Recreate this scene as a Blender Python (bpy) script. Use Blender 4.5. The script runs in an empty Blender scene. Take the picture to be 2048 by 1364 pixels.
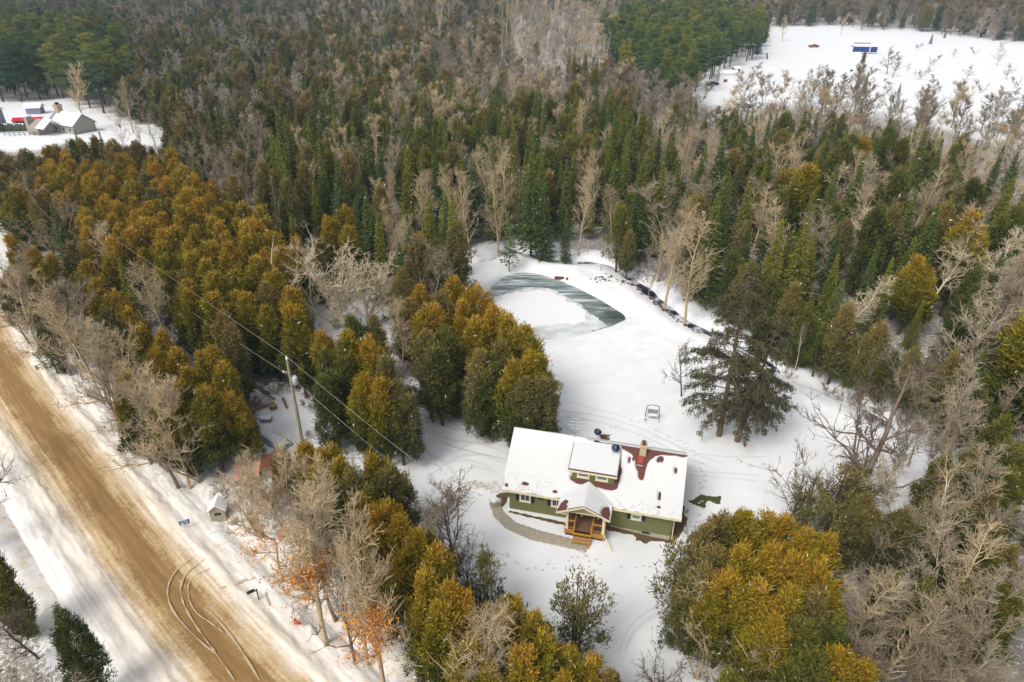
import bpy, math, random
import numpy as np
from mathutils import Vector, Matrix, Euler

R = random.Random(11)
NR = np.random.default_rng(5)
PI = math.pi
S = bpy.context.scene
COL = S.collection

# ------------------------------------------------------------------ camera, sky, sun, exposure
CAM_H = 42.0
PITCH = math.radians(29.5)
FPX = 2048 * 24 / 36
cd = bpy.data.cameras.new('camera')
cam = bpy.data.objects.new('camera', cd)
COL.objects.link(cam)
cam.location = (0, 0, CAM_H)
cam.rotation_euler = (math.radians(90) - PITCH, 0, 0)
cd.lens = 24
cd.sensor_width = 36
cd.clip_start = 0.5
cd.clip_end = 6000
S.camera = cam

SUN_EL = math.radians(50)
SUN_AZ = math.radians(222)          # compass direction the light comes from, measured from +Y towards +X
w = bpy.data.worlds.new('World')
S.world = w
w.use_nodes = True
nt = w.node_tree
nt.nodes.clear()
sky = nt.nodes.new('ShaderNodeTexSky')
sky.sky_type = 'NISHITA'
sky.sun_disc = False
sky.sun_elevation = SUN_EL
sky.sun_rotation = SUN_AZ
sky.dust_density = 3.0
sky.air_density = 1.0
hs = nt.nodes.new('ShaderNodeHueSaturation')
hs.inputs['Saturation'].default_value = 0.22
bg = nt.nodes.new('ShaderNodeBackground')
bg.inputs['Strength'].default_value = 0.143
wo = nt.nodes.new('ShaderNodeOutputWorld')
nt.links.new(sky.outputs[0], hs.inputs['Color'])
nt.links.new(hs.outputs[0], bg.inputs['Color'])
nt.links.new(bg.outputs[0], wo.inputs['Surface'])

sl = bpy.data.lights.new('sun', 'SUN')
sl.energy = 1.35
sl.angle = math.radians(22)
sl.color = (1.0, 0.95, 0.87)
sun = bpy.data.objects.new('sun', sl)
COL.objects.link(sun)
sd = Vector((math.sin(SUN_AZ) * math.cos(SUN_EL), math.cos(SUN_AZ) * math.cos(SUN_EL), math.sin(SUN_EL)))
sun.rotation_euler = (-sd).to_track_quat('-Z', 'Y').to_euler()
sun.location = sd * 200

S.view_settings.view_transform = 'Standard'
S.view_settings.look = 'None'
S.view_settings.exposure = 0.36
S.view_settings.gamma = 1.0
S.view_settings.use_curve_mapping = False
S.render.engine = 'CYCLES'
S.cycles.max_bounces = 6
S.cycles.diffuse_bounces = 4
S.cycles.volume_bounces = 1

# ------------------------------------------------------------------ measuring helpers
_s, _c = math.sin(PITCH), math.cos(PITCH)


def P(x, y, z=0.0):
    """point at height z where a surveyed sight line (2048 px wide photograph) meets it"""
    u = (x - 1024) / FPX
    v = (y - 682) / FPX
    t = (CAM_H - z) / (_s + v * _c)
    return (u * t, t * (_c - v * _s), z)


def Qp(X, Y, Z):
    d = Y * _c + (CAM_H - Z) * _s
    return 1024 + FPX * X / d, 682 + FPX * ((CAM_H - Z) * _c - Y * _s) / d


def PP(pts, z=0.0):
    return [P(x, y, z)[:2] for x, y in pts]


def inpoly(x, y, poly):
    ins = False
    j = len(poly) - 1
    for i in range(len(poly)):
        xi, yi = poly[i]
        xj, yj = poly[j]
        if (yi > y) != (yj > y) and x < (xj - xi) * (y - yi) / (yj - yi) + xi:
            ins = not ins
        j = i
    return ins


def seg_dist(X, Y, poly, closed=True):
    """numpy distance to a polyline; also along-parameter and signed side"""
    best = np.full(X.shape, 1e9)
    side = np.zeros(X.shape)
    n = len(poly)
    for i in range(n if closed else n - 1):
        ax, ay = poly[i]
        bx, by = poly[(i + 1) % n]
        dx, dy = bx - ax, by - ay
        L2 = dx * dx + dy * dy + 1e-9
        t = np.clip(((X - ax) * dx + (Y - ay) * dy) / L2, 0, 1)
        qx, qy = ax + t * dx, ay + t * dy
        d = np.hypot(X - qx, Y - qy)
        cr = dx * (Y - ay) - dy * (X - ax)
        m = d < best
        best = np.where(m, d, best)
        side = np.where(m, np.sign(cr), side)
    return best, side


def sdpoly(X, Y, poly):
    """signed distance, negative inside"""
    d, _ = seg_dist(X, Y, poly, True)
    ins = np.zeros(X.shape, bool)
    j = len(poly) - 1
    for i in range(len(poly)):
        xi, yi = poly[i]
        xj, yj = poly[j]
        if yi != yj:
            c = ((yi > Y) != (yj > Y)) & (X < (xj - xi) * (Y - yi) / (yj - yi) + xi)
            ins ^= c
        j = i
    return np.where(ins, -d, d)


_lat = NR.random((256, 256))


def vnoise(X, Y, sc):
    x = X / sc + 57.3
    y = Y / sc + 91.7
    xi = np.floor(x).astype(int)
    yi = np.floor(y).astype(int)
    fx = x - xi
    fy = y - yi
    fx = fx * fx * (3 - 2 * fx)
    fy = fy * fy * (3 - 2 * fy)
    g = lambda a, b: _lat[a % 256, b % 256]
    return ((g(xi, yi) * (1 - fx) + g(xi + 1, yi) * fx) * (1 - fy) + (g(xi, yi + 1) * (1 - fx) + g(xi + 1, yi + 1) * fx) * fy) - 0.5


def sstep(a, b, x):
    t = np.clip((x - a) / (b - a), 0, 1)
    return t * t * (3 - 2 * t)


def smooth_poly(pts, k=2, closed=True):
    for _ in range(k):
        out = []
        n = len(pts)
        rng = range(n if closed else n - 1)
        if not closed:
            out.append(pts[0])
        for i in rng:
            a, b = pts[i], pts[(i + 1) % n]
            out.append((a[0] * .75 + b[0] * .25, a[1] * .75 + b[1] * .25))
            out.append((a[0] * .25 + b[0] * .75, a[1] * .25 + b[1] * .75))
        if not closed:
            out.append(pts[-1])
        pts = out
    return pts


# ------------------------------------------------------------------ materials
def mat(name, col=(0.5, 0.5, 0.5), rough=0.8, metal=0.0, bump=None, var=None, spec=0.3):
    """procedural material. var = (scale, amount, colour2); bump = (scale, strength)"""
    m = bpy.data.materials.new(name)
    m.use_nodes = True
    t = m.node_tree
    b = t.nodes['Principled BSDF']
    b.inputs['Base Color'].default_value = (*col, 1)
    b.inputs['Roughness'].default_value = rough
    b.inputs['Metallic'].default_value = metal
    b.inputs['Specular IOR Level'].default_value = spec
    tc = t.nodes.new('ShaderNodeTexCoord')
    if var:
        n = t.nodes.new('ShaderNodeTexNoise')
        n.inputs['Scale'].default_value = var[0]
        n.inputs['Detail'].default_value = 5
        t.links.new(tc.outputs['Object'], n.inputs['Vector'])
        r = t.nodes.new('ShaderNodeValToRGB')
        r.color_ramp.elements[0].position = 0.5 - var[1]
        r.color_ramp.elements[1].position = 0.5 + var[1]
        r.color_ramp.elements[0].color = (*col, 1)
        r.color_ramp.elements[1].color = (*var[2], 1)
        t.links.new(n.outputs[0], r.inputs[0])
        t.links.new(r.outputs[0], b.inputs['Base Color'])
    if bump:
        n2 = t.nodes.new('ShaderNodeTexNoise')
        n2.inputs['Scale'].default_value = bump[0]
        n2.inputs['Detail'].default_value = 6
        t.links.new(tc.outputs['Object'], n2.inputs['Vector'])
        bp = t.nodes.new('ShaderNodeBump')
        bp.inputs['Strength'].default_value = bump[1]
        bp.inputs['Distance'].default_value = 0.1
        t.links.new(n2.outputs[0], bp.inputs['Height'])
        t.links.new(bp.outputs[0], b.inputs['Normal'])
    return m


def ramp(t, src, stops, interp='LINEAR'):
    r = t.nodes.new('ShaderNodeValToRGB')
    e = r.color_ramp.elements
    r.color_ramp.interpolation = interp
    while len(e) < len(stops):
        e.new(0.5)
    for i, (p, c) in enumerate(stops):
        e[i].position = p
        e[i].color = (*c, 1) if len(c) == 3 else c
    t.links.new(src, r.inputs[0])
    return r.outputs[0]


def noise_node(t, vec, scale, detail=4, rough=0.55):
    n = t.nodes.new('ShaderNodeTexNoise')
    n.inputs['Scale'].default_value = scale
    n.inputs['Detail'].default_value = detail
    n.inputs['Roughness'].default_value = rough
    t.links.new(vec, n.inputs['Vector'])
    return n.outputs[0]


def math_node(t, op, a, b=None, clamp=False):
    n = t.nodes.new('ShaderNodeMath')
    n.operation = op
    n.use_clamp = clamp
    for i, q in enumerate((a, b)):
        if q is None:
            continue
        if isinstance(q, (int, float)):
            n.inputs[i].default_value = q
        else:
            t.links.new(q, n.inputs[i])
    return n.outputs[0]


def mix_node(t, f, a, b, mode='MIX'):
    n = t.nodes.new('ShaderNodeMix')
    n.data_type = 'RGBA'
    n.blend_type = mode
    for sock, q in ((n.inputs[0], f), (n.inputs[6], a), (n.inputs[7], b)):
        if isinstance(q, (int, float)):
            sock.default_value = q
        elif isinstance(q, tuple):
            sock.default_value = (*q, 1)
        else:
            t.links.new(q, sock)
    return n.outputs[2]


def foliage_mat(name, stops, top_shift=0.0, seasonal=0.35, sat=1.0):
    """leaf colours: random per spray, clumpy noise, per-tree random and winter bronzing towards the tips of the crown"""
    m = bpy.data.materials.new(name)
    m.use_nodes = True
    t = m.node_tree
    b = t.nodes['Principled BSDF']
    b.inputs['Roughness'].default_value = 0.75
    b.inputs['Specular IOR Level'].default_value = 0.15
    tc = t.nodes.new('ShaderNodeTexCoord')
    g = t.nodes.new('ShaderNodeNewGeometry')
    oi = t.nodes.new('ShaderNodeObjectInfo')
    n = noise_node(t, tc.outputs['Object'], 0.55, 3)
    sep = t.nodes.new('ShaderNodeSeparateXYZ')
    t.links.new(tc.outputs['Generated'], sep.inputs[0])
    f = math_node(t, 'MULTIPLY', g.outputs['Random Per Island'], 0.30)
    f = math_node(t, 'ADD', f, math_node(t, 'MULTIPLY', n, 0.9))
    f = math_node(t, 'ADD', f, math_node(t, 'MULTIPLY', oi.outputs['Random'], seasonal))
    f = math_node(t, 'ADD', f, math_node(t, 'MULTIPLY', sep.outputs[2], top_shift))
    f = math_node(t, 'SUBTRACT', f, 0.15 + seasonal * 0.5 + top_shift * 0.5)
    c = ramp(t, f, stops)
    t.links.new(c, b.inputs['Base Color'])
    return m


def bark_mat(name, c1, c2, seasonal=0.5):
    m = bpy.data.materials.new(name)
    m.use_nodes = True
    t = m.node_tree
    b = t.nodes['Principled BSDF']
    b.inputs['Roughness'].default_value = 0.85
    b.inputs['Specular IOR Level'].default_value = 0.15
    tc = t.nodes.new('ShaderNodeTexCoord')
    oi = t.nodes.new('ShaderNodeObjectInfo')
    n = noise_node(t, tc.outputs['Object'], 2.2, 5, 0.7)
    f = math_node(t, 'ADD', math_node(t, 'MULTIPLY', n, 0.8), math_node(t, 'MULTIPLY', oi.outputs['Random'], seasonal))
    f = math_node(t, 'SUBTRACT', f, seasonal * 0.5 - 0.1)
    c = ramp(t, f, [(0.25, c1), (0.75, c2)])
    t.links.new(c, b.inputs['Base Color'])
    return m


M = {}
M['snow_roof'] = mat('roof_snow', (0.66, 0.66, 0.655), 0.6, bump=(1.2, 0.25))
M['snow_prop'] = mat('settled_snow', (0.86, 0.86, 0.87), 0.6, bump=(3, 0.2))
M['shingle'] = mat('brown_shingle', (0.155, 0.062, 0.045), 0.85, var=(9, .2, (0.11, 0.045, 0.035)), bump=(20, .4))
M['cream'] = mat('cream_trim', (0.75, 0.66, 0.43), 0.55)
M['white'] = mat('white_paint', (0.78, 0.78, 0.76), 0.5)
M['navy'] = mat('navy_shutter', (0.018, 0.025, 0.05), 0.55)
M['wood'] = mat('orange_deck_wood', (0.52, 0.25, 0.045), 0.6, var=(6, .25, (0.40, 0.19, 0.04)))
M['deck'] = mat('brown_deck_boards', (0.20, 0.115, 0.06), 0.7, var=(5, .2, (0.15, 0.085, 0.045)))
M['soffit'] = mat('olive_soffit', (0.33, 0.30, 0.17), 0.7)
M['concrete'] = mat('concrete', (0.42, 0.37, 0.29), 0.85, var=(3, .2, (0.34, 0.30, 0.23)), bump=(12, .3))
M['foundation'] = mat('foundation_concrete', (0.50, 0.48, 0.40), 0.85, var=(2, .2, (0.38, 0.36, 0.28)))
M['dark'] = mat('dark_metal', (0.02, 0.02, 0.025), 0.5)
M['iron'] = mat('dark_iron', (0.035, 0.03, 0.04), 0.5, metal=0.3)
M['galv'] = mat('galvanised_metal', (0.42, 0.44, 0.46), 0.4, metal=0.5)
M['dish'] = mat('grey_dish', (0.085, 0.10, 0.16), 0.5)
M['greytank'] = mat('pale_grey_enamel', (0.45, 0.52, 0.56), 0.4)
M['pole'] = mat('weathered_pole_wood', (0.40, 0.34, 0.24), 0.85, var=(3, .25, (0.28, 0.24, 0.18)))
M['cream_brick'] = mat('cream_brick', (0.62, 0.50, 0.33), 0.85, var=(8, .2, (0.5, 0.38, 0.24)))
M['rust'] = mat('rusty_clay', (0.22, 0.085, 0.04), 0.8, var=(9, .2, (0.12, 0.05, 0.035)))
M['redmetal'] = mat('faded_red_metal', (0.30, 0.055, 0.03), 0.6)
M['redroof'] = mat('faded_red_roofing', (0.52, 0.21, 0.16), 0.7, var=(1.5, .2, (0.62, 0.30, 0.23)))
M['greywood'] = mat('weathered_grey_boards', (0.36, 0.31, 0.24), 0.85, var=(7, .2, (0.26, 0.22, 0.17)))
M['signblue'] = mat('sign_blue', (0.012, 0.07, 0.28), 0.4)
M['flagred'] = mat('flag_red', (0.55, 0.01, 0.03), 0.7)
M['barrel'] = mat('blue_barrel_plastic', (0.005, 0.16, 0.33), 0.4)
M['bluetarp'] = mat('grey_blue_tarp', (0.20, 0.26, 0.33), 0.6, var=(2, .2, (0.30, 0.36, 0.42)))
M['purplegrey'] = mat('purple_grey_canvas', (0.22, 0.22, 0.30), 0.7)
M['stone'] = mat('grey_fieldstone', (0.40, 0.37, 0.33), 0.9, var=(3.5, .12, (0.26, 0.24, 0.21)), bump=(6, .5))
M['yellowstone'] = mat('tan_chimney_stone', (0.50, 0.40, 0.25), 0.9, var=(4, .15, (0.34, 0.26, 0.16)), bump=(6, .5))
M['brightred'] = mat('bright_red_tarp', (0.60, 0.012, 0.02), 0.6)
M['blueside'] = mat('deep_blue_siding', (0.02, 0.045, 0.19), 0.5)
M['hedge'] = mat('hedge_green', (0.05, 0.065, 0.03), 0.8, var=(5, .2, (0.09, 0.10, 0.05)))
M['wire'] = mat('aluminium_wire', (0.46, 0.43, 0.38), 0.5)
M['darkwire'] = mat('black_service_cable', (0.05, 0.05, 0.05), 0.6)
M['log'] = mat('log_bark', (0.16, 0.105, 0.075), 0.9, var=(4, .2, (0.26, 0.19, 0.14)))
M['cutwood'] = mat('cut_wood_end', (0.45, 0.28, 0.07), 0.8)
M['grass'] = mat('winter_grass', (0.075, 0.10, 0.022), 0.9, var=(3, .2, (0.10, 0.095, 0.03)), bump=(15, .8))
M['soil'] = mat('bare_earth_and_grass', (0.165, 0.105, 0.052), 0.9, var=(3, .2, (0.10, 0.075, 0.03)), bump=(8, .7))
M['glass_dark'] = mat('window_glass', (0.055, 0.08, 0.105), 0.12, spec=0.6)
M['glass_blue'] = mat('dormer_window_glass', (0.13, 0.20, 0.24), 0.12, spec=0.6)

# board-and-batten siding: grooves run up the wall
m = mat('green_siding', (0.165, 0.17, 0.07), 0.7)
t = m.node_tree
tc = t.nodes.new('ShaderNodeTexCoord')
wv = t.nodes.new('ShaderNodeTexWave')
wv.bands_direction = 'X'
wv.inputs['Scale'].default_value = 1.6
wv.inputs['Distortion'].default_value = 0.0
t.links.new(tc.outputs['Object'], wv.inputs['Vector'])
cc = ramp(t, wv.outputs[1], [(0.0, (0.12, 0.125, 0.048)), (0.12, (0.165, 0.17, 0.068)), (1.0, (0.185, 0.19, 0.078))])
t.links.new(cc, t.nodes['Principled BSDF'].inputs['Base Color'])
M['siding'] = m

# foliage and bark
M['cedar_ochre'] = foliage_mat('cedar_foliage_bronze', [(0.10, (0.048, 0.072, 0.016)), (0.35, (0.125, 0.135, 0.014)), (0.62, (0.29, 0.225, 0.016)), (0.98, (0.46, 0.25, 0.028))], 0.75, 0.25)
M['cedar_brown'] = foliage_mat('cedar_foliage_brown', [(0.05, (0.06, 0.08, 0.03)), (0.45, (0.155, 0.15, 0.045)), (0.95, (0.30, 0.205, 0.06))], 0.6, 0.3)
M['cedar_green'] = foliage_mat('cedar_foliage_green', [(0.05, (0.055, 0.075, 0.022)), (0.5, (0.115, 0.13, 0.025)), (0.95, (0.22, 0.19, 0.03))], 0.3)
M['spruce_green'] = foliage_mat('spruce_needles', [(0.05, (0.05, 0.085, 0.032)), (0.5, (0.105, 0.145, 0.034)), (0.95, (0.20, 0.21, 0.035))], 0.25, 0.5)
M['spruce_yellow'] = foliage_mat('spruce_needles_yellowish', [(0.05, (0.075, 0.105, 0.02)), (0.5, (0.17, 0.18, 0.022)), (0.95, (0.28, 0.245, 0.03))], 0.25, 0.3)
M['spruce_old'] = foliage_mat('old_spruce_needles', [(0.05, (0.045, 0.05, 0.028)), (0.5, (0.09, 0.09, 0.038)), (0.95, (0.14, 0.125, 0.05))], 0.1, 0.2)
M['pine'] = foliage_mat('pine_needles', [(0.05, (0.045, 0.095, 0.055)), (0.5, (0.10, 0.16, 0.05)), (0.95, (0.31, 0.28, 0.035))], 0.5, 0.5)
M['dead_brown'] = foliage_mat('dead_conifer_needles', [(0.05, (0.11, 0.04, 0.02)), (0.95, (0.25, 0.09, 0.03))], 0.1, 0.2)
M['beech'] = foliage_mat('beech_leaves', [(0.05, (0.50, 0.16, 0.03)), (0.5, (0.74, 0.31, 0.045)), (0.95, (0.80, 0.46, 0.07))], 0.0, 0.2)
M['leaf_snow'] = mat('snow_on_branch', (0.85, 0.86, 0.88), 0.6)
M['bark_dark'] = bark_mat('dark_bark', (0.07, 0.05, 0.04), (0.13, 0.095, 0.07))
M['bark_tan'] = bark_mat('tan_bark', (0.45, 0.35, 0.21), (0.63, 0.50, 0.32))
M['bark_grey'] = bark_mat('grey_bark', (0.31, 0.25, 0.17), (0.48, 0.395, 0.28))
M['bark_brown'] = bark_mat('brown_bark', (0.25, 0.19, 0.125), (0.40, 0.315, 0.22))
M['bark_pale'] = bark_mat('pale_birch_bark', (0.58, 0.48, 0.33), (0.76, 0.66, 0.48))
M['bark_black'] = bark_mat('wet_dark_bark', (0.08, 0.055, 0.05), (0.15, 0.11, 0.09))


# ------------------------------------------------------------------ mesh helpers
class MB:
    def __init__(s):
        s.v = []
        s.f = []
        s.mi = []

    def add(s, vs, fs, mi=0):
        o = len(s.v)
        s.v += [tuple(q) for q in vs]
        s.f += [tuple(i + o for i in q) for q in fs]
        s.mi += [mi] * len(fs)
        return s

    def box(s, x0, y0, z0, x1, y1, z1, mi=0):
        vs = [(x, y, z) for z in (z0, z1) for y in (y0, y1) for x in (x0, x1)]
        return s.add(vs, [(0, 2, 3, 1), (4, 5, 7, 6), (0, 1, 5, 4), (2, 6, 7, 3), (0, 4, 6, 2), (1, 3, 7, 5)], mi)

    def prism(s, poly, axis, a, b, mi=0):
        """poly in the two other axes, extruded along axis from a to b"""
        n = len(poly)
        vs = []
        for k in (a, b):
            for p, q in poly:
                vs.append({'x': (k, p, q), 'y': (p, k, q), 'z': (p, q, k)}[axis])
        fs = [tuple(range(n - 1, -1, -1)), tuple(range(n, 2 * n))]
        fs += [(i, (i + 1) % n, n + (i + 1) % n, n + i) for i in range(n)]
        return s.add(vs, fs, mi)

    def tube(s, pts, r, n=6, mi=0, cap=True):
        pts = [Vector(p) for p in pts]
        rs = r if isinstance(r, (list, tuple)) else [r] * len(pts)
        vs = []
        for i, p in enumerate(pts):
            d = (pts[min(i + 1, len(pts) - 1)] - pts[max(i - 1, 0)]).normalized()
            a = Vector((0, 0, 1)) if abs(d.z) < .9 else Vector((1, 0, 0))
            u = d.cross(a).normalized()
            v = d.cross(u)
            for k in range(n):
                an = 2 * PI * k / n
                vs.append(p + (u * math.cos(an) + v * math.sin(an)) * rs[i])
        fs = []
        for i in range(len(pts) - 1):
            for k in range(n):
                fs.append((i * n + k, i * n + (k + 1) % n, (i + 1) * n + (k + 1) % n, (i + 1) * n + k))
        if cap:
            fs += [tuple(range(n - 1, -1, -1)), tuple(range((len(pts) - 1) * n, len(pts) * n))]
        return s.add(vs, fs, mi)

    def lathe(s, prof, n=16, c=(0, 0, 0), mi=0):
        vs = []
        for r, z in prof:
            for k in range(n):
                a = 2 * PI * k / n
                vs.append((c[0] + r * math.cos(a), c[1] + r * math.sin(a), c[2] + z))
        fs = []
        for i in range(len(prof) - 1):
            for k in range(n):
                fs.append((i * n + k, i * n + (k + 1) % n, (i + 1) * n + (k + 1) % n, (i + 1) * n + k))
        fs += [tuple(range(n - 1, -1, -1)), tuple(range((len(prof) - 1) * n, len(prof) * n))]
        return s.add(vs, fs, mi)

    def xf(s, mtx):
        s.v = [tuple(mtx @ Vector(p)) for p in s.v]
        return s

    def build(s, name, mats, parent=None, smooth=False):
        me = bpy.data.meshes.new(name)
        me.from_pydata(s.v, [], s.f)
        for m_ in (mats if isinstance(mats, (list, tuple)) else [mats]):
            me.materials.append(m_)
        if any(s.mi):
            me.polygons.foreach_set('material_index', s.mi)
        if smooth:
            me.polygons.foreach_set('use_smooth', [True] * len(me.polygons))
        o = bpy.data.objects.new(name, me)
        COL.objects.link(o)
        o.parent = parent
        return o


def tag(o, label=None, cat=None, group=None, kind=None):
    if label:
        o['label'] = label
    if cat:
        o['category'] = cat
    if group:
        o['group'] = group
    if kind:
        o['kind'] = kind
    return o


def empty(name, loc=(0, 0, 0), rz=0.0, label=None, cat=None, group=None):
    o = bpy.data.objects.new(name, None)
    COL.objects.link(o)
    o.location = loc
    o.rotation_euler = (0, 0, rz)
    o.empty_display_size = 0.3
    return tag(o, label, cat, group)


def np_mesh(name, V, F, mats, mi=None, smooth=False):
    """V (n,3), F (m,k) with constant k"""
    me = bpy.data.meshes.new(name)
    n, k = F.shape
    me.vertices.add(len(V))
    me.vertices.foreach_set('co', np.ascontiguousarray(V, dtype=np.float32).ravel())
    me.loops.add(n * k)
    me.loops.foreach_set('vertex_index', np.ascontiguousarray(F, dtype=np.int32).ravel())
    me.polygons.add(n)
    me.polygons.foreach_set('loop_start', np.arange(0, n * k, k, dtype=np.int32))
    for m_ in mats:
        me.materials.append(m_)
    if mi is not None:
        me.polygons.foreach_set('material_index', np.ascontiguousarray(mi, dtype=np.int32))
    if smooth:
        me.polygons.foreach_set('use_smooth', np.ones(n, bool))
    me.update(calc_edges=True)
    me.validate()
    return me


def link_mesh(name, me, parent=None):
    o = bpy.data.objects.new(name, me)
    COL.objects.link(o)
    o.parent = parent
    return o


# ------------------------------------------------------------------ terrain: surveyed outlines
ROAD = smooth_poly([(5, 8), (-8, 20.3), (-17.3, 28.2), (-25.2, 35.2), (-32.8, 42.3), (-41.3, 50.4), (-50.5, 59), (-60.5, 69), (-73, 83), (-95, 108), (-130, 146), (-170, 190), (-230, 255), (-330, 360)], 1, False)
POND = smooth_poly(PP([(975, 600), (978, 578), (1000, 556), (1030, 545), (1068, 545), (1110, 556), (1150, 573), (1190, 593), (1222, 612), (1258, 635), (1232, 646), (1214, 655), (1196, 658), (1150, 672), (1106, 680), (1070, 676), (1030, 668), (990, 640)], -0.35), 2)
SNOWICE = smooth_poly(PP([(985, 605), (1010, 590), (1050, 580), (1085, 578), (1115, 588), (1150, 607), (1172, 625), (1178, 640), (1160, 647), (1110, 650), (1075, 653), (1030, 655), (995, 635)], -0.33), 2)
CREEK = smooth_poly([P(x, y, -.4)[:2] for x, y in [(700, 500), (790, 524), (880, 530), (940, 528), (985, 517), (1030, 500), (1075, 512), (1095, 525), (1120, 529), (1170, 524), (1215, 530), (1250, 548), (1285, 570), (1330, 612), (1370, 642), (1420, 668), (1500, 700), (1560, 738), (1610, 768), (1680, 800), (1760, 842), (1820, 868), (1880, 895), (1940, 925), (1985, 940)]], 2, False)


def ground_h(X, Y):
    X = np.asarray(X, float)
    Y = np.asarray(Y, float)
    h = 0.30 * vnoise(X, Y, 14) + 0.10 * vnoise(X, Y, 4) + 0.04 * vnoise(X, Y, 1.3)
    # calmer lawn round the house
    lawn = 1 - sstep(14, 30, np.hypot(X - 8, Y - 50))
    h = h * (1 - 0.75 * lawn)
    hx = (X + .89) * .9695 + (Y - 44.2) * -.245
    hy = (X + .89) * .245 + (Y - 44.2) * .9695
    h += -0.42 * sstep(8, 14, hx) * (1 - sstep(17, 26, hx)) * (1 - sstep(2, 9, hy)) * sstep(-9, -3, hy) - 0.06 * lawn
    # pond basin with a raised snowy rim
    d = sdpoly(X, Y, POND)
    h = h * sstep(0, 4, np.abs(d)) + np.where(d > 0, 0.35 * np.exp(-((d - 3) / 2.2) ** 2), 0)
    h = np.where(d < 0.7, np.minimum(h, -0.9 + 0.9 * sstep(-0.4, 0.7, d)), h)
    # creek ditch
    dc, _ = seg_dist(X, Y, CREEK, False)
    dc = dc + 0.8 * vnoise(X, Y, 2.5)
    h -= 1.25 * (1 - sstep(0.25, 1.5, dc)) * (1 - .75 * sstep(29.5, 33.5, X) * (vnoise(X, Y, 5) > -.2))
    h += 0.35 * np.exp(-((dc - 3.2) / 1.3) ** 2)
    # road bed: the road sheet lies in this trough
    dr, _ = seg_dist(X, Y, ROAD, False)
    bank = 0.45 * np.exp(-((dr - 7.6) / 1.2) ** 2) * (0.6 + vnoise(X, Y, 3))
    h = np.where(dr < 7.2, -0.35 + (h + 0.35) * sstep(5.4, 7.2, dr), h) + bank
    # rough snow hummocks beside the road and in the woods
    h += 0.14 * vnoise(X, Y, .9) * (1 - lawn) * (1 - sstep(60, 140, Y))
    # low ridge far away
    h += 14 * sstep(450, 1100, Y) + 3 * sstep(180, 420, Y) * sstep(20, 120, X)
    return h


def gh(x, y):
    return float(ground_h(np.array([x]), np.array([y]))[0])


def axis_coords(lo, hi, fine_lo, fine_hi, step, grow):
    a = list(np.arange(fine_lo, fine_hi, step))
    s_ = step
    x = a[-1]
    while x < hi:
        s_ *= grow
        x += s_
        a.append(x)
    s_ = step
    x = a[0]
    while x > lo:
        s_ *= grow
        x -= s_
        a.insert(0, x)
    return np.array(a)


xs = axis_coords(-1500, 1500, -48, 48, 0.33, 1.06)
ys = axis_coords(-60, 2600, 20, 108, 0.33, 1.05)
GX, GY = np.meshgrid(xs, ys)
GZ = ground_h(GX, GY)
nx, ny = len(xs), len(ys)
idx = np.arange(nx * ny).reshape(ny, nx)
F = np.stack([idx[:-1, :-1], idx[:-1, 1:], idx[1:, 1:], idx[1:, :-1]], -1).reshape(-1, 4)

# snow material of the ground: snow, wood litter and road sand where the attributes say so
gm = bpy.data.materials.new('ground_snow')
gm.use_nodes = True
t = gm.node_tree
b = t.nodes['Principled BSDF']
b.inputs['Roughness'].default_value = 0.65
b.inputs['Specular IOR Level'].default_value = 0.2
tc = t.nodes.new('ShaderNodeTexCoord')
pos = tc.outputs['Object']
at = t.nodes.new('ShaderNodeAttribute')
at.attribute_name = 'litter'
as_ = t.nodes.new('ShaderNodeAttribute')
as_.attribute_name = 'sand'
snowc = ramp(t, noise_node(t, pos, 0.35, 6, 0.6), [(0.3, (0.76, 0.765, 0.775)), (0.7, (0.85, 0.85, 0.85))])
lit = noise_node(t, pos, 2.6, 8, 0.75)
thr = math_node(t, 'MULTIPLY_ADD', at.outputs['Fac'], 0.20)
thr.node.inputs[2].default_value = 0.36
lf = math_node(t, 'LESS_THAN', lit, thr)
lf = math_node(t, 'MULTIPLY', lf, math_node(t, 'GREATER_THAN', at.outputs['Fac'], 0.02))
c1 = mix_node(t, math_node(t, 'MULTIPLY', lf, 0.75), snowc, (0.17, 0.12, 0.075))
sn = noise_node(t, pos, 1.1, 7, 0.7)
sf = math_node(t, 'MULTIPLY', as_.outputs['Fac'], ramp(t, sn, [(0.35, (0, 0, 0)), (0.65, (1, 1, 1))]))
c2 = mix_node(t, sf, c1, (0.62, 0.47, 0.30))
t.links.new(c2, b.inputs['Base Color'])
bp = t.nodes.new('ShaderNodeBump')
bp.inputs['Strength'].default_value = 0.35
bp.inputs['Distance'].default_value = 0.12
t.links.new(noise_node(t, pos, 1.8, 7, 0.65), bp.inputs['Height'])
t.links.new(bp.outputs[0], b.inputs['Normal'])

me = np_mesh('ground', np.stack([GX, GY, GZ], -1).reshape(-1, 3), F, [gm], smooth=True)
YARD = [(890, 530), (960, 520), (1010, 500), (1060, 490), (1110, 520), (1180, 525), (1250, 570), (1300, 590), (1400, 660), (1480, 680), (1580, 755), (1680, 790), (1790, 840), (1880, 885), (1860, 960), (1740, 1040), (1560, 1080), (1480, 1060), (1380, 1110), (1360, 1230), (1260, 1330), (1180, 1300), (1100, 1230), (1000, 1180), (930, 1060), (880, 980), (800, 900), (820, 800), (870, 790), (910, 850), (980, 880), (1090, 850), (1060, 750), (990, 650), (930, 580)]
FIELD = [(1395, 185), (1440, 150), (1525, 120), (1530, 66), (1690, 62), (1725, 76), (1800, 70), (1900, 84), (1985, 96), (2300, 105), (2300, 330), (2048, 290), (1960, 262), (1820, 232), (1700, 215), (1600, 205), (1500, 208), (1430, 205)]
yw, fw = PP(YARD), PP(FIELD)
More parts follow.
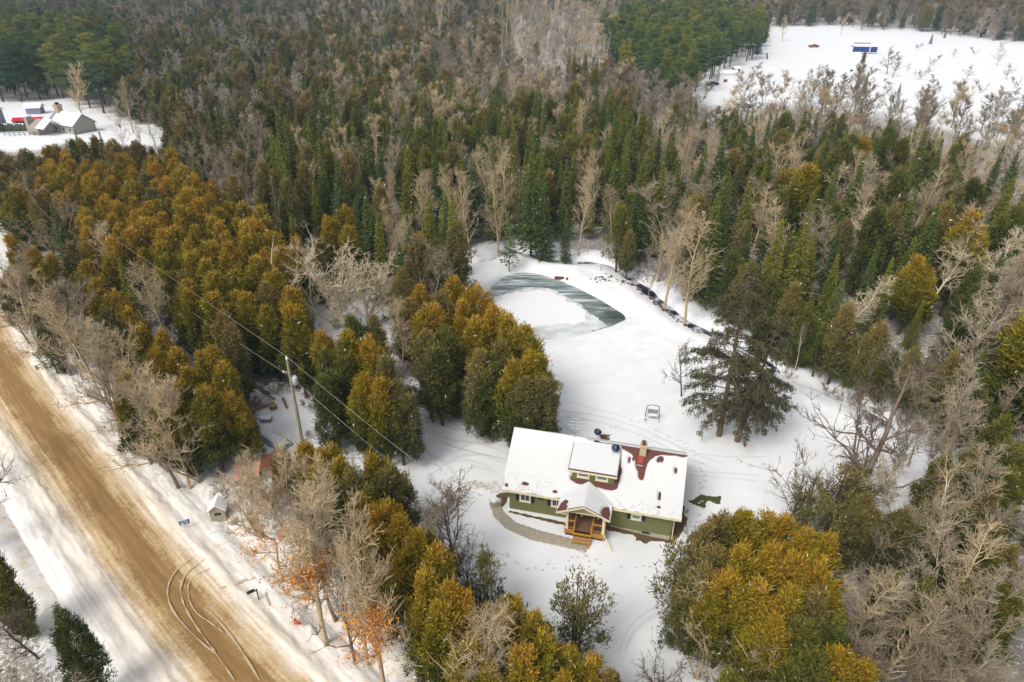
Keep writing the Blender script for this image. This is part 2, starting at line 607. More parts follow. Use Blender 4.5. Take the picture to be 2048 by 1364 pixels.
lit_at = sstep(1, 7, sdpoly(GX, GY, yw)) * sstep(0, 12, sdpoly(GX, GY, fw))
for q_ in (PP([(470, 770), (560, 790), (640, 800), (720, 880), (660, 900), (560, 960), (480, 960), (450, 900)]), PP([(-300, 195), (30, 205), (120, 200), (250, 245), (345, 255), (335, 292), (150, 280), (60, 300), (-300, 300)]), PP([(640, 590), (780, 590), (790, 670), (640, 670)])):
    lit_at = lit_at * sstep(-1, 3, sdpoly(GX, GY, q_))
dr, _ = seg_dist(GX, GY, ROAD, False)
lit_at = lit_at * sstep(6.5, 10, dr)
fld = 0.12 * (sdpoly(GX, GY, fw) < 0)
me.attributes.new('litter', 'FLOAT', 'POINT').data.foreach_set('value', (lit_at + fld).ravel().astype(np.float32))
drv, _ = seg_dist(GX, GY, PP([(370, 1130), (450, 1150), (560, 1170)]), False)
sand = 0.75 * (1 - sstep(6, 9.0, dr)) + 0.45 * (1 - sstep(1.0, 5.0, drv)) * (1 - sstep(9, 14, dr)) + 0.10 * (1 - sstep(8, 14, dr))
me.attributes.new('sand', 'FLOAT', 'POINT').data.foreach_set('value', np.clip(sand, 0, 1).ravel().astype(np.float32))
tag(link_mesh('ground', me), kind='structure')

# ------------------------------------------------------------------ road sheet
RW = 6.6


def resample(line, step):
    out = [line[0]]
    acc = 0
    for a, b_ in zip(line[:-1], line[1:]):
        L = math.dist(a, b_)
        n = max(1, int(L / step))
        for k in range(1, n + 1):
            out.append((a[0] + (b_[0] - a[0]) * k / n, a[1] + (b_[1] - a[1]) * k / n))
    return out


rl = resample(ROAD, 0.35)
rl = [q for q in rl if q[1] < 200]
rp = np.array(rl)
tang = np.gradient(rp, axis=0)
for _ in range(6):
    tang[1:-1] = (tang[:-2] + tang[1:-1] * 2 + tang[2:]) / 4
tang /= np.linalg.norm(tang, axis=1)[:, None]
nor = np.stack([tang[:, 1], -tang[:, 0]], -1)     # towards the house side
arc = np.concatenate([[0], np.cumsum(np.linalg.norm(np.diff(rp, axis=0), axis=1))])
tt = np.arange(-RW, RW + .01, 0.12)
TX = rp[:, None, 0] + nor[:, None, 0] * tt[None]
TY = rp[:, None, 1] + nor[:, None, 1] * tt[None]
AT = np.abs(tt)[None] + 0 * TX
nz = 1.5 * vnoise(TX, TY, .28) + 1.1 * vnoise(TX, TY, .7)
TZ = 0.02 + 0.05 * (1 - AT / 3) + 0.10 * nz * sstep(2.2, 3.0, AT) + 0.20 * np.exp(-((AT - 3.3 - .3 * vnoise(TX, TY, 2)) / .45) ** 2) + 0.22 * np.exp(-((AT - 4.9) / .6) ** 2) * (0.7 + vnoise(TX, TY, 4))
TZ = TZ + 0.12 * vnoise(TX, TY, 3) * sstep(3.5, 5, AT)
gz = ground_h(TX, TY)
k = sstep(5.6, 6.55, AT)
TZ = TZ * (1 - k) + (gz - 0.06) * k
na, nb = TX.shape
idx = np.arange(na * nb).reshape(na, nb)
F = np.stack([idx[:-1, :-1], idx[:-1, 1:], idx[1:, 1:], idx[1:, :-1]], -1).reshape(-1, 4)
rm = bpy.data.materials.new('sanded_road')
rm.use_nodes = True
t = rm.node_tree
b = t.nodes['Principled BSDF']
b.inputs['Roughness'].default_value = 0.8
b.inputs['Specular IOR Level'].default_value = 0.2
tc = t.nodes.new('ShaderNodeTexCoord')
pos = tc.outputs['Object']
ac = t.nodes.new('ShaderNodeAttribute')
ac.attribute_name = 'across'
al = t.nodes.new('ShaderNodeAttribute')
al.attribute_name = 'along'
cmb = t.nodes.new('ShaderNodeCombineXYZ')
t.links.new(math_node(t, 'MULTIPLY', ac.outputs['Fac'], 2.2), cmb.inputs[0])
t.links.new(math_node(t, 'MULTIPLY', al.outputs['Fac'], 0.10), cmb.inputs[1])
streak = noise_node(t, cmb.outputs[0], 1.3, 6, 0.6)
big = noise_node(t, pos, 0.35, 4)
fine = noise_node(t, pos, 3.0, 8, 0.75)
aabs = math_node(t, 'ABSOLUTE', math_node(t, 'ADD', ac.outputs['Fac'], 0.15))
d1 = math_node(t, 'ADD', aabs, math_node(t, 'MULTIPLY', math_node(t, 'SUBTRACT', fine, 0.5), 2.6))
d1 = math_node(t, 'ADD', d1, math_node(t, 'MULTIPLY', math_node(t, 'SUBTRACT', big, 0.5), 1.8))
d1 = math_node(t, 'ADD', d1, math_node(t, 'MULTIPLY', math_node(t, 'SUBTRACT', streak, 0.5), 2.4))
d1 = math_node(t, 'DIVIDE', d1, 7.0)
col = ramp(t, d1, [(0.05, (0.30, 0.175, 0.068)), (0.15, (0.36, 0.22, 0.092)), (0.21, (0.50, 0.35, 0.18)), (0.31, (0.64, 0.49, 0.31)), (0.43, (0.78, 0.70, 0.60)), (0.80, (0.84, 0.82, 0.80))])
core = ramp(t, streak, [(0.3, (0.78, 0.76, 0.72)), (0.7, (1.12, 1.12, 1.12))])
col = mix_node(t, 1.0, col, core, 'MULTIPLY')
t.links.new(col, b.inputs['Base Color'])
bp = t.nodes.new('ShaderNodeBump')
bp.inputs['Strength'].default_value = 0.5
bp.inputs['Distance'].default_value = 0.08
t.links.new(noise_node(t, pos, 5, 7, 0.7), bp.inputs['Height'])
t.links.new(bp.outputs[0], b.inputs['Normal'])
me = np_mesh('road', np.stack([TX, TY, TZ], -1).reshape(-1, 3), F, [rm], smooth=True)
me.attributes.new('across', 'FLOAT', 'POINT').data.foreach_set('value', np.broadcast_to(tt[None], TX.shape).ravel().astype(np.float32))
me.attributes.new('along', 'FLOAT', 'POINT').data.foreach_set('value', np.broadcast_to(arc[:, None], TX.shape).ravel().astype(np.float32))
tag(link_mesh('road', me), kind='structure')


def surf_z(x, y):
    """height of whatever one walks on: road or ground"""
    X, Y = np.array([x]), np.array([y])
    d, _ = seg_dist(X, Y, ROAD, False)
    if d[0] < 6.0:
        return 0.1
    return gh(x, y)


# ------------------------------------------------------------------ flat sheets: water, ice, paths, tracks
def sheet(name, poly, zf, m_, kind='structure', jit=0.0):
    import mathutils.geometry as mg
    pts = resample(list(poly) + [poly[0]], 0.35 if jit else 1.0)[:-1]
    if jit:
        pts = [(x + jit * 2 * float(vnoise(np.array([x]), np.array([y]), .5)[0]) * 2, y + jit * 2 * float(vnoise(np.array([x + 40]), np.array([y]), .5)[0]) * 2) for x, y in pts]
    tri = mg.tessellate_polygon([[Vector((x, y, 0)) for x, y in pts]])
    me_ = bpy.data.meshes.new(name)
    me_.from_pydata([(x, y, zf(x, y) if callable(zf) else zf) for x, y in pts], [], [tuple(q) for q in tri])
    me_.materials.append(m_)
    o = link_mesh(name, me_)
    return tag(o, kind=kind)


# thin new ice: pale grey-green with straight white cracks; open water darker
wm = bpy.data.materials.new('pond_water')
wm.use_nodes = True
t = wm.node_tree
b = t.nodes['Principled BSDF']
b.inputs['Roughness'].default_value = 0.10
tc = t.nodes.new('ShaderNodeTexCoord')
mp = t.nodes.new('ShaderNodeMapping')
mp.inputs['Location'].default_value = (-3.0, -93.0, 0)
t.links.new(tc.outputs['Object'], mp.inputs[0])
mp2 = t.nodes.new('ShaderNodeMapping')
mp2.inputs['Rotation'].default_value = (0, 0, math.radians(52))
mp2.inputs['Scale'].default_value = (0.16, 1.9, 1)
t.links.new(tc.outputs['Object'], mp2.inputs[0])
cr = noise_node(t, mp2.outputs[0], 1.0, 6, 0.7)
mp3 = t.nodes.new('ShaderNodeMapping')
mp3.inputs['Rotation'].default_value = (0, 0, math.radians(-12))
mp3.inputs['Scale'].default_value = (0.2, 1.5, 1)
t.links.new(tc.outputs['Object'], mp3.inputs[0])
cr2 = noise_node(t, mp3.outputs[0], 1.0, 5, 0.7)
sx = t.nodes.new('ShaderNodeSeparateXYZ')
t.links.new(tc.outputs['Object'], sx.inputs[0])
icem = math_node(t, 'SUBTRACT', sx.outputs[0], math_node(t, 'MULTIPLY', noise_node(t, tc.outputs['Object'], .4, 3), 3.0))
iceramp = ramp(t, math_node(t, 'DIVIDE', math_node(t, 'ADD', icem, 4.0), 16.0), [(0.62, (1, 1, 1)), (1.0, (0.25, 0.25, 0.25))])
cracks = ramp(t, math_node(t, 'MAXIMUM', cr, math_node(t, 'SUBTRACT', cr2, 0.04)), [(0.44, (0.11, 0.145, 0.15)), (0.54, (0.32, 0.37, 0.37)), (0.62, (0.72, 0.75, 0.75))])
open_w = ramp(t, cr2, [(0.4, (0.02, 0.035, 0.03)), (0.58, (0.06, 0.08, 0.075)), (0.66, (0.30, 0.34, 0.34))])
wc = mix_node(t, iceramp, open_w, cracks)
t.links.new(wc, b.inputs['Base Color'])
rr = ramp(t, iceramp, [(0, (0.06, 0.06, 0.06)), (1, (0.4, 0.4, 0.4))])
t.links.new(rr, b.inputs['Roughness'])
sheet('pond_water', POND, -0.40, wm)
M['slush'] = mat('grey_slush_ice', (0.54, 0.56, 0.55), 0.45, var=(0.6, .10, (0.72, 0.74, 0.73)))
M['snowice'] = mat('snow_on_ice', (0.84, 0.84, 0.84), 0.6, bump=(0.6, .2))
SLUSH = smooth_poly(PP([(975, 603), (1010, 586), (1050, 576), (1085, 574), (1118, 584), (1150, 603), (1180, 628), (1205, 645), (1214, 652), (1196, 660), (1150, 674), (1106, 682), (1060, 676), (1000, 660)], -0.37), 2)
sheet('pond_slush_ice', SLUSH, -0.375, M['slush'], jit=.22)
sheet('pond_snow_ice', SNOWICE, -0.345, M['snowice'], jit=.35)
# creek water ribbon
cm = mat('creek_water', (0.012, 0.016, 0.035), 0.2, var=(.45, .06, (0.62, 0.63, 0.66)))
cl = resample(CREEK, 1.0)
mb = MB()
cp = np.array(cl)
ct = np.gradient(cp, axis=0)
ct /= np.linalg.norm(ct, axis=1)[:, None]
vs = []
for p_, q_ in zip(cp, ct):
    for sgn in (-1.3, 1.3):
        vs.append((p_[0] - q_[1] * sgn, p_[1] + q_[0] * sgn, -0.72))
mb.add(vs, [(2 * i, 2 * i + 1, 2 * i + 3, 2 * i + 2) for i in range(len(cp) - 1)])
tag(mb.build('creek_water', cm), kind='structure')


def ribbon(name, line, wd, m_, lift=0.02, wob=0.25, step=0.4):
    pts = resample(line, step)
    p_ = np.array(pts)
    g_ = np.gradient(p_, axis=0)
    g_ /= np.linalg.norm(g_, axis=1)[:, None] + 1e-9
    vs = []
    for i, (a, q_) in enumerate(zip(p_, g_)):
        e_ = min(1, i / 3, (len(p_) - 1 - i) / 3)
        w_ = wd * (1 + wob * R.uniform(-1, 1)) * (0.25 + .75 * e_)
        for sgn in (-.5, .5):
            x, y = a[0] - q_[1] * sgn * w_, a[1] + q_[0] * sgn * w_
            vs.append([x, y, 0])
    va = np.array(vs)
    d_, _ = seg_dist(va[:, 0], va[:, 1], ROAD, False)
    z_ = ground_h(va[:, 0], va[:, 1])
    vs = [(x, y, (zz if dd > 6.1 else 0.13) + lift) for x, y, zz, dd in zip(va[:, 0], va[:, 1], z_, d_)]
    mb_ = MB()
    mb_.add(vs, [(2 * i, 2 * i + 1, 2 * i + 3, 2 * i + 2) for i in range(len(p_) - 1)])
    return tag(mb_.build(name, m_, smooth=True), kind='structure')


def sheet_grid(name, poly, m_, lift=0.03, step=0.2, rag=0.0, kind='structure', drop=0.12):
    a = np.array(poly)
    X, Y = np.meshgrid(np.arange(a[:, 0].min() - .6, a[:, 0].max() + .6, step), np.arange(a[:, 1].min() - .6, a[:, 1].max() + .6, step))
    d = sdpoly(X, Y, poly) + rag * (vnoise(X, Y, .45) * 1.2 + vnoise(X, Y, 1.1) * 1.5)
    Z = ground_h(X, Y) + lift - (lift + drop) * sstep(-0.05, 0.3, d)
    keep = d < 0.4
    n1, n2 = X.shape
    ix = np.arange(n1 * n2).reshape(n1, n2)
    kf = keep[:-1, :-1] | keep[1:, :-1] | keep[:-1, 1:] | keep[1:, 1:]
    F_ = np.stack([ix[:-1, :-1], ix[:-1, 1:], ix[1:, 1:], ix[1:, :-1]], -1)[kf]
    used = np.unique(F_)
    rem = np.zeros(n1 * n2, int)
    rem[used] = np.arange(len(used))
    V = np.stack([X, Y, Z], -1).reshape(-1, 3)[used]
    return tag(link_mesh(name, np_mesh(name, V, rem[F_], [m_], smooth=True)), kind=kind)


sheet_grid('front_path', PP([(1178, 1088), (1172, 1103), (1120, 1091), (1060, 1078), (1012, 1056), (988, 1032), (978, 1004), (999, 1003), (1008, 1022), (1032, 1044), (1080, 1060), (1140, 1075), (1150, 1080)]), M['concrete'])
sheet_grid('bare_soil_strip', PP([(1205, 1048), (1216, 1066), (1240, 1068), (1290, 1081), (1335, 1088), (1362, 1074), (1372, 1045), (1368, 1012), (1362, 992), (1335, 1020), (1300, 1050)], -.4), M['soil'], rag=.5)
sheet_grid('bare_soil_corner', PP([(1010, 1016), (1018, 1000), (1012, 988), (995, 992), (1000, 1010)]), M['soil'], rag=.5)
sheet_grid('bare_soil_wall_foot', PP([(1018, 1019), (1130, 1045), (1130, 1050), (1016, 1023)]), M['soil'], rag=.1)
sheet_grid('drive_slush', PP([(930, 950), (975, 962), (1005, 975), (1000, 985), (960, 978), (930, 965)]), mat('dirty_slush', (0.50, 0.44, 0.37), .9, var=(3, .12, (0.8, 0.78, 0.76))), rag=.7, lift=.015)
sheet_grid('grass_patch', PP([(1380, 998), (1400, 994), (1408, 990), (1440, 991), (1436, 998), (1420, 1001), (1408, 1010), (1396, 1005)]), M['grass'], rag=.4)
sheet_grid('fire_pit_ash', PP([(1198, 872), (1206, 867), (1216, 870), (1218, 877), (1203, 879)]), M['rust'], rag=.2)

tm = mat('packed_track_snow', (0.70, 0.705, 0.71), 0.6)
tm2 = mat('sandy_track', (0.55, 0.44, 0.31), 0.8)
tms = mat('snow_filled_track', (0.53, 0.40, 0.25), 0.7)
for ln, wd_ in [([(905, 880), (870, 868), (850, 840), (858, 800)], .35), ([(1010, 905), (960, 885), (900, 880)], .4), ([(1005, 925), (960, 905), (905, 915), (860, 950)], .35), ([(1000, 945), (950, 930), (900, 945)], .3),
                ([(1110, 820), (1200, 830), (1290, 858), (1350, 890), (1450, 930)], .22), ([(1120, 832), (1200, 842), (1280, 868), (1340, 898), (1440, 942)], .22),
                ([(1380, 942), (1450, 945), (1520, 950)], .2), ([(1378, 950), (1450, 955), (1520, 962)], .18), ([(1118, 830), (1124, 850), (1150, 866)], .3),
                ([(1380, 1200), (1310, 1225), (1265, 1262), (1250, 1300)], .3), ([(1240, 1300), (1255, 1255), (1300, 1215), (1370, 1185)], .2)]:
    ribbon('snow_track', smooth_poly(PP(ln), 2, False), wd_, tm)
for ln, wd_ in [([(395, 1112), (360, 1135), (338, 1165), (335, 1200), (352, 1235), (395, 1280), (430, 1310)], .09), ([(412, 1120), (375, 1145), (360, 1175), (366, 1210), (392, 1255), (440, 1320), (470, 1364)], .11), ([(420, 1140), (382, 1155), (374, 1190), (390, 1228), (425, 1250), (450, 1270)], .08),
                ([(420, 1225), (460, 1270), (500, 1330), (520, 1364)], .1)]:
    ribbon('tyre_track', smooth_poly(PP(ln), 2, False), wd_, tms, lift=.045, wob=.9)
for ln, wd_ in [([(440, 1180), (500, 1160), (560, 1150)], .25), ([(560, 1155), (530, 1185), (540, 1215)], .2)]:
    ribbon('drive_track', smooth_poly(PP(ln), 2, False), wd_, tm2, lift=.05)

for a_, b_, c_, wd_ in [((905, 905), (950, 880), (1000, 890), .3), ((880, 930), (930, 915), (985, 935), .25), ((850, 900), (900, 930), (920, 970), .3), ((830, 820), (880, 850), (960, 870), .3), ((840, 850), (890, 890), (1000, 915), .25), ((870, 800), (890, 840), (940, 865), .25),
                         ((1130, 800), (1180, 815), (1260, 835), .18), ((1300, 870), (1340, 880), (1380, 910), .25), ((1290, 880), (1330, 905), (1400, 925), .2), ((1390, 905), (1460, 915), (1540, 912), .18), ((1110, 1190), (1170, 1175), (1250, 1190), .25)]:
    ribbon('snow_track', smooth_poly(PP([a_, b_, c_]), 2, False), wd_, tm)
fp = MB()
for line in ([(1165, 1104), (1190, 1125), (1260, 1130), (1330, 1120), (1385, 1085), (1400, 1020)], [(1165, 1106), (1120, 1130), (1060, 1140), (1010, 1110)], [(1400, 1010), (1410, 940), (1380, 890), (1310, 860)], [(1215, 872), (1240, 840), (1300, 842)], [(960, 990), (900, 960), (850, 900)]):
    q_ = resample(smooth_poly(PP(line), 2, False), .38)
    for i, (x, y) in enumerate(q_):
        x += R.gauss(0, .12)
        y += R.gauss(0, .12) + (.12 if i % 2 else -.12)
        if R.random() < .8:
            a_ = R.uniform(0, 6)
            z_ = gh(x, y) + .035
            fp.add([(x + .15 * math.cos(a_ + k_ * PI / 3), y + .10 * math.sin(a_ + k_ * PI / 3), z_) for k_ in range(6)], [(0, 1, 2, 3, 4, 5)])
tag(fp.build('footprints', mat('trodden_snow', (0.58, 0.58, 0.60), .8)), kind='structure')

# ------------------------------------------------------------------ the green house
HS = (5.7366 - 2.6) / 4.35        # roof slope
house = empty('green_house', (-.89, 44.2, 0), math.radians(-14.18), 'long green board-sided house with snowy roof, dormer and gabled front porch', 'house')


def rz_(b):
    return 2.6 + HS * b


def snowfield(name, na, nb, fmap, bare, parent, thick=0.15, edge=None, rough=None, m_=None):
    """snow lying on a slope: its surface dips under the roofing wherever a bare patch is"""
    A, B = np.meshgrid(np.linspace(0, 1, na), np.linspace(0, 1, nb))
    X, Y, Z, d = fmap(A, B, bare)
    T = -0.05 + (thick + 0.05) * sstep(-0.02, 0.22, d)
    if rough is not None:
        T = rough(X, Y, T)
    V = np.stack([X, Y, Z + T], -1).reshape(-1, 3)
    ix = np.arange(na * nb).reshape(nb, na)
    F_ = np.stack([ix[:-1, :-1], ix[:-1, 1:], ix[1:, 1:], ix[1:, :-1]], -1).reshape(-1, 4)
    o = link_mesh(name, np_mesh(name, V, F_, [m_ or M['snow_roof']], smooth=True), parent)
    return o


mb = MB().prism([(.6, .05), (8.1, .05), (8.1, rz_(.6) - .24), (4.35, 5.45), (.6, rz_(.6) - .24)], 'x', .54, 14.3)
mb.build('wall', M['siding'], house)
MB().box(.57, .63, -.95, 14.27, 8.07, .05).build('foundation', M['foundation'], house)
MB().prism([(0, 2.42), (4.35, 5.556), (8.7, 2.42), (8.7, 2.6), (4.35, 5.7366), (0, 2.6)], 'x', .04, 14.89).build('roof', M['shingle'], house)
for xa, xb in ((0, 5.2), (9.3, 14.93)):
    MB().box(xa, -.06, 2.40, xb, 0.0, 2.62).build('fascia', M['cream'], house)
for xa, xb in ((0.0, .04), (14.89, 14.93)):
    MB().prism([(0, 2.40), (4.35, 5.52), (8.7, 2.40), (8.7, 2.62), (4.35, 5.755), (0, 2.62)], 'x', xa, xb).build('rake_board', M['cream'], house)
for xa, xb in ((.54, 5.6), (9.3, 14.3)):
    MB().box(xa, .02, 2.38, xb, .6, 2.41).build('soffit', M['soffit'], house)

BARE = [[(6.3, 4.7), (6.7, 4.42), (9.3, 4.22), (10.0, 4.08), (10.5, 3.85), (10.8, 3.5), (10.9, 2.95), (11.15, 2.75), (11.2, 2.35), (11.4, 2.2), (11.58, 2.35), (11.6, 2.9), (11.72, 3.5), (12.1, 3.85), (12.4, 4.08), (13.4, 4.26), (14.93, 4.25), (15.2, 4.7)],
        [(9.3, 4.0), (9.3, 1.45), (9.42, 1.3), (9.58, 1.5), (9.6, 2.3), (9.72, 2.4), (9.66, 2.7), (9.5, 2.8), (9.36, 3.8)],
        [(5.65, 1.7), (5.7, 1.42), (6.2, 1.28), (7.2, 1.32), (8.5, 1.22), (9.1, 1.18), (9.45, 1.32), (9.45, 1.7)],
        [(12.6, 3.55), (12.75, 3.75), (12.9, 3.6), (13.0, 3.8), (12.85, 4.0), (12.6, 3.9), (12.5, 3.7)],
        [(10.15, 3.35), (10.25, 3.2), (10.3, 3.5), (10.2, 3.6)], [(10.48, 3.5), (10.56, 3.42), (10.56, 3.6)],
        [(14.0, 3.15), (14.1, 3.0), (14.15, 3.25), (14.05, 3.35)],
        [(1.6, .6), (1.95, .52), (2.3, .62), (1.9, .72)], [(4.3, .42), (4.7, .36), (4.6, .5)], [(12.9, .55), (13.2, .5), (13.1, .64)], [(0.2, .3), (.5, .22), (.35, .42)],
        [(12.95, 1.1), (13.1, 1.1), (13.05, 1.5), (12.97, 1.5)]]


def main_map(A, B, bare):
    X = .02 + A * 14.89
    Y = -.03 + B * 4.42
    d = np.full(X.shape, 9.0)
    for p_ in bare:
        q = smooth_poly(p_, 1)
        d = np.minimum(d, sdpoly(X, Y, q) * .9 + .06 * vnoise(X, Y, .3))
    Z = 2.6 + HS * Y
    return X, Y, Z, d


def main_rough(X, Y, T):
    e_ = 1 - sstep(.65, 1.15, Y + .5 * vnoise(X, Y, 1.4) + .04 * (X - 7))
    porch = sstep(4.2, 5.0, X) * (1 - sstep(9.4, 10.2, X))
    e_ = e_ * (1 - porch)
    T2 = T - e_ * (.10 + .24 * vnoise(X * .4, Y, .20) + .12 * vnoise(X, Y, .13))
    return np.where(T > 0.05, np.maximum(T2, .014 - .12 * (vnoise(X, Y, .7) > .36)), T) + .02 * vnoise(X, Y, .8)


snowfield('roof_snow', 260, 90, main_map, BARE, house, .15, rough=main_rough)


def back_map(A, B, bare):
    X = .02 + A * 14.89
    Y = 4.36 + B * 4.34
    d = np.minimum((Y - 4.36) * 1.2 - .05 + .25 * vnoise(X, Y, 1.2) + .9 * (1 - sstep(5.0, 7.5, X)), 2)
    d = np.where(X > 7.5, d - .35 * sstep(7.5, 9, X), d)
    return X, Y, 2.6 + HS * (8.7 - Y), d


snowfield('back_roof_snow', 90, 40, back_map, [], house, .13)

# dormer
MB().prism([(1.55, 3.5), (4.3, 3.5), (4.3, 5.48), (1.55, 4.70)], 'x', 5.72, 9.26).build('dormer_wall', M['siding'], house)
MB().prism([(1.3, 4.66), (4.28, 5.52), (4.28, 5.60), (1.3, 4.78)], 'x', 5.45, 9.45).build('dormer_roof', M['shingle'], house)
MB().box(5.43, 1.25, 4.58, 9.47, 1.30, 4.77).build('dormer_fascia', M['cream'], house)
MB().prism([(1.30, 4.64), (4.2, 5.48), (4.2, 5.60), (1.30, 4.77)], 'x', 9.45, 9.475).build('dormer_rake', M['white'], house)


MB().prism([(1.30, 4.70), (3.9, 5.42), (3.9, 5.62), (1.30, 4.90)], 'x', 5.41, 5.45).build('dormer_edge', M['dark'], house)


def dorm_map(A, B, bare):
    X = 5.46 + A * 3.97
    Y = 1.30 + B * 2.94
    e_ = np.minimum(np.minimum(X - 5.40, 9.50 - X), Y - 1.2)
    return X, Y, 4.78 + (Y - 1.3) * .275, e_ + .1


snowfield('dormer_snow', 60, 40, dorm_map, [], house, .15)


def window(a, z, wd_, ht, y, parent, panes=2, gl='glass_dark', shut=None, slide=True):
    """window on a front wall (facing -b) centred at a, z"""
    f_ = MB()
    fw_ = .11
    f_.box(a - wd_ / 2, y - .05, z - ht / 2, a - wd_ / 2 + fw_, y - .003, z + ht / 2)
    f_.box(a + wd_ / 2 - fw_, y - .05, z - ht / 2, a + wd_ / 2, y - .003, z + ht / 2)
    f_.box(a - wd_ / 2 + fw_, y - .05, z + ht / 2 - fw_, a + wd_ / 2 - fw_, y - .003, z + ht / 2)
    f_.box(a - wd_ / 2 - .03, y - .08, z - ht / 2 - .05, a + wd_ / 2 + .03, y - .003, z - ht / 2 - .0)
    f_.box(a - wd_ / 2 + fw_, y - .05, z - ht / 2, a + wd_ / 2 - fw_, y - .003, z - ht / 2 + fw_)
    wn = f_.build('window', M['cream'], parent)
    g_ = MB().box(a - wd_ / 2 + fw_, y - .02, z - ht / 2 + fw_, a + wd_ / 2 - fw_, y - .004, z + ht / 2 - fw_)
    g_.build('glass', M[gl], wn)
    s_ = MB()
    x0, x1, z0, z1 = a - wd_ / 2 + fw_, a + wd_ / 2 - fw_, z - ht / 2 + fw_, z + ht / 2 - fw_
    for q in ((x0, x0 + .035), (x1 - .035, x1)) + (((a - .022, a + .022),) if panes == 2 else ()):
        s_.box(q[0], y - .032, z0, q[1], y - .0205, z1)
    s_.box(x0 + .035, y - .031, z0, x1 - .035, y - .0206, z0 + .035)
    s_.box(x0 + .035, y - .031, z1 - .035, x1 - .035, y - .0206, z1)
    s_.build('sash', M['white'], wn)
    return wn


def shutter(a, z, wd_, ht, y, parent):
    s_ = MB().box(a - wd_ / 2, y - .045, z - ht / 2, a + wd_ / 2, y - .004, z + ht / 2)
    n = 9
    for i in range(n):
        zz = z - ht / 2 + .06 + (ht - .12) * i / (n - 1)
        s_.box(a - wd_ / 2 + .05, y - .06, zz - .02, a + wd_ / 2 - .05, y - .045, zz + .02)
    return s_.build('shutter', M['navy'], parent)


for a, z, wd_ in ((1.93, 1.52, 1.0), (4.68, 1.54, 1.0)):
    window(a, z, wd_, .92, .6, house)
    shutter(a - wd_ / 2 - .17, z, .28, .92, .6, house)
    shutter(a + wd_ / 2 + .17, z, .28, .92, .6, house)
window(11.36, 1.52, .86, .60, .6, house, 1, 'glass_blue')
shutter(11.36 - .43 - .18, 1.52, .28, .60, .6, house)
shutter(11.36 + .43 + .18, 1.52, .28, .60, .6, house)
window(6.66, 4.26, 1.05, .62, 1.55, house, 1, 'glass_blue')
window(8.22, 4.24, 1.05, .62, 1.55, house, 1, 'glass_blue')
# dark wall ornament, wings spread
orn = MB()
for sg in (-1, 1):
    orn.prism([(3.34, 1.70), (3.34 + sg * .25, 1.80), (3.34 + sg * .24, 1.66), (3.34 + sg * .17, 1.60), (3.34 + sg * .08, 1.66)] if sg > 0 else [(3.34, 1.70), (3.26, 1.66), (3.17, 1.60), (3.10, 1.66), (3.09, 1.80)], 'y', .56, .595)
orn.prism([(3.30, 1.60), (3.38, 1.60), (3.38, 1.80), (3.30, 1.80)], 'y', .54, .559)
orn.build('wall_ornament', M['iron'], house)
MB().box(11.95, .585, -.14, 12.65, .627, .0).box(12.05, .57, -.10, 12.55, .584, -.04).build('foundation_vent', M['dark'], house)

# porch
pz = .72
MB().box(5.75, -1.3, pz - .06, 8.98, .6, pz).build('porch_floor', M['deck'], house)
for q_ in ((5.72, -1.36, .30, 6.55, -1.30), (7.95, -1.36, .28, 9.02, -1.30), (8.98, -1.30, .25, 9.02, .6), (5.71, -1.30, .30, 5.75, .6)):
    MB().box(*q_, pz).build('porch_skirt', M['wood'], house)
MB().box(5.8, -1.2, -.4, 8.9, .5, .3).build('porch_base', M['dark'], house)
st = MB()
for i in range(4):
    zz = pz - .19 * (i + 1)
    yy = -1.36 - .24 * i
    st.box(6.55, yy - .26, zz - .035, 7.95, yy, zz)
    st.box(6.60, yy - .03, zz - .19, 7.90, yy, zz - .035)
for xx in (6.51, 7.95):
    st.prism([(-1.36, .62), (-1.36, .3), (-2.25, -.25), (-2.40, -.25), (-2.40, -.1)], 'x', xx, xx + .04)
st.build('front_steps', M['wood'], house)
for a in (5.9, 8.87):
    MB().box(a - .09, -1.28, pz, a + .09, -1.10, 2.62).box(a - .12, -1.31, pz, a + .12, -1.07, pz + .12).box(a - .12, -1.31, 2.5, a + .12, -1.07, 2.62).build('porch_post', M['cream'], house)
for a in (6.9, 8.3):
    MB().box(a - .08, .35, pz, a + .08, .5, 2.5).build('porch_pilaster', M['cream'], house)
for a0, a1, aside in ((5.99, 6.6, 6.55), (7.95, 8.78, 7.92)):
    r_ = MB()
    r_.box(a0, -1.26, pz + .82, a1, -1.14, pz + .90)
    r_.box(a0, -1.23, pz + .12, a1, -1.17, pz + .18)
    sx_ = a1 - .05 if a0 < 7 else a0 + .05
    r_.box(sx_ - .05, -1.27, pz, sx_ + .05, -1.13, pz + .82)
    if a0 < 7:
        r_.box(sx_ - .05, -1.14, pz + .82, sx_ + .05, -.3, pz + .90)
    else:
        r_.box(sx_ - .05, -1.14, pz + .82, sx_ + .05, -.3, pz + .90)
    n = int((a1 - a0) / .11)
    rl_ = r_.build('porch_railing', M['wood'], house)
    bl = MB()
    for i in range(n):
        x_ = a0 + .06 + i * .11
        bl.box(x_ - .012, -1.21, pz + .18, x_ + .012, -1.19, pz + .82)
    bl.build('baluster_row', M['iron'], rl_)
# steps' handrail ends in the snow
for x_ in (6.55, 7.95):
    MB().tube([(x_, -1.3, pz + .78), (x_, -1.75, pz + .28)], .045, 5).build('step_handrail', M['wood'], house)
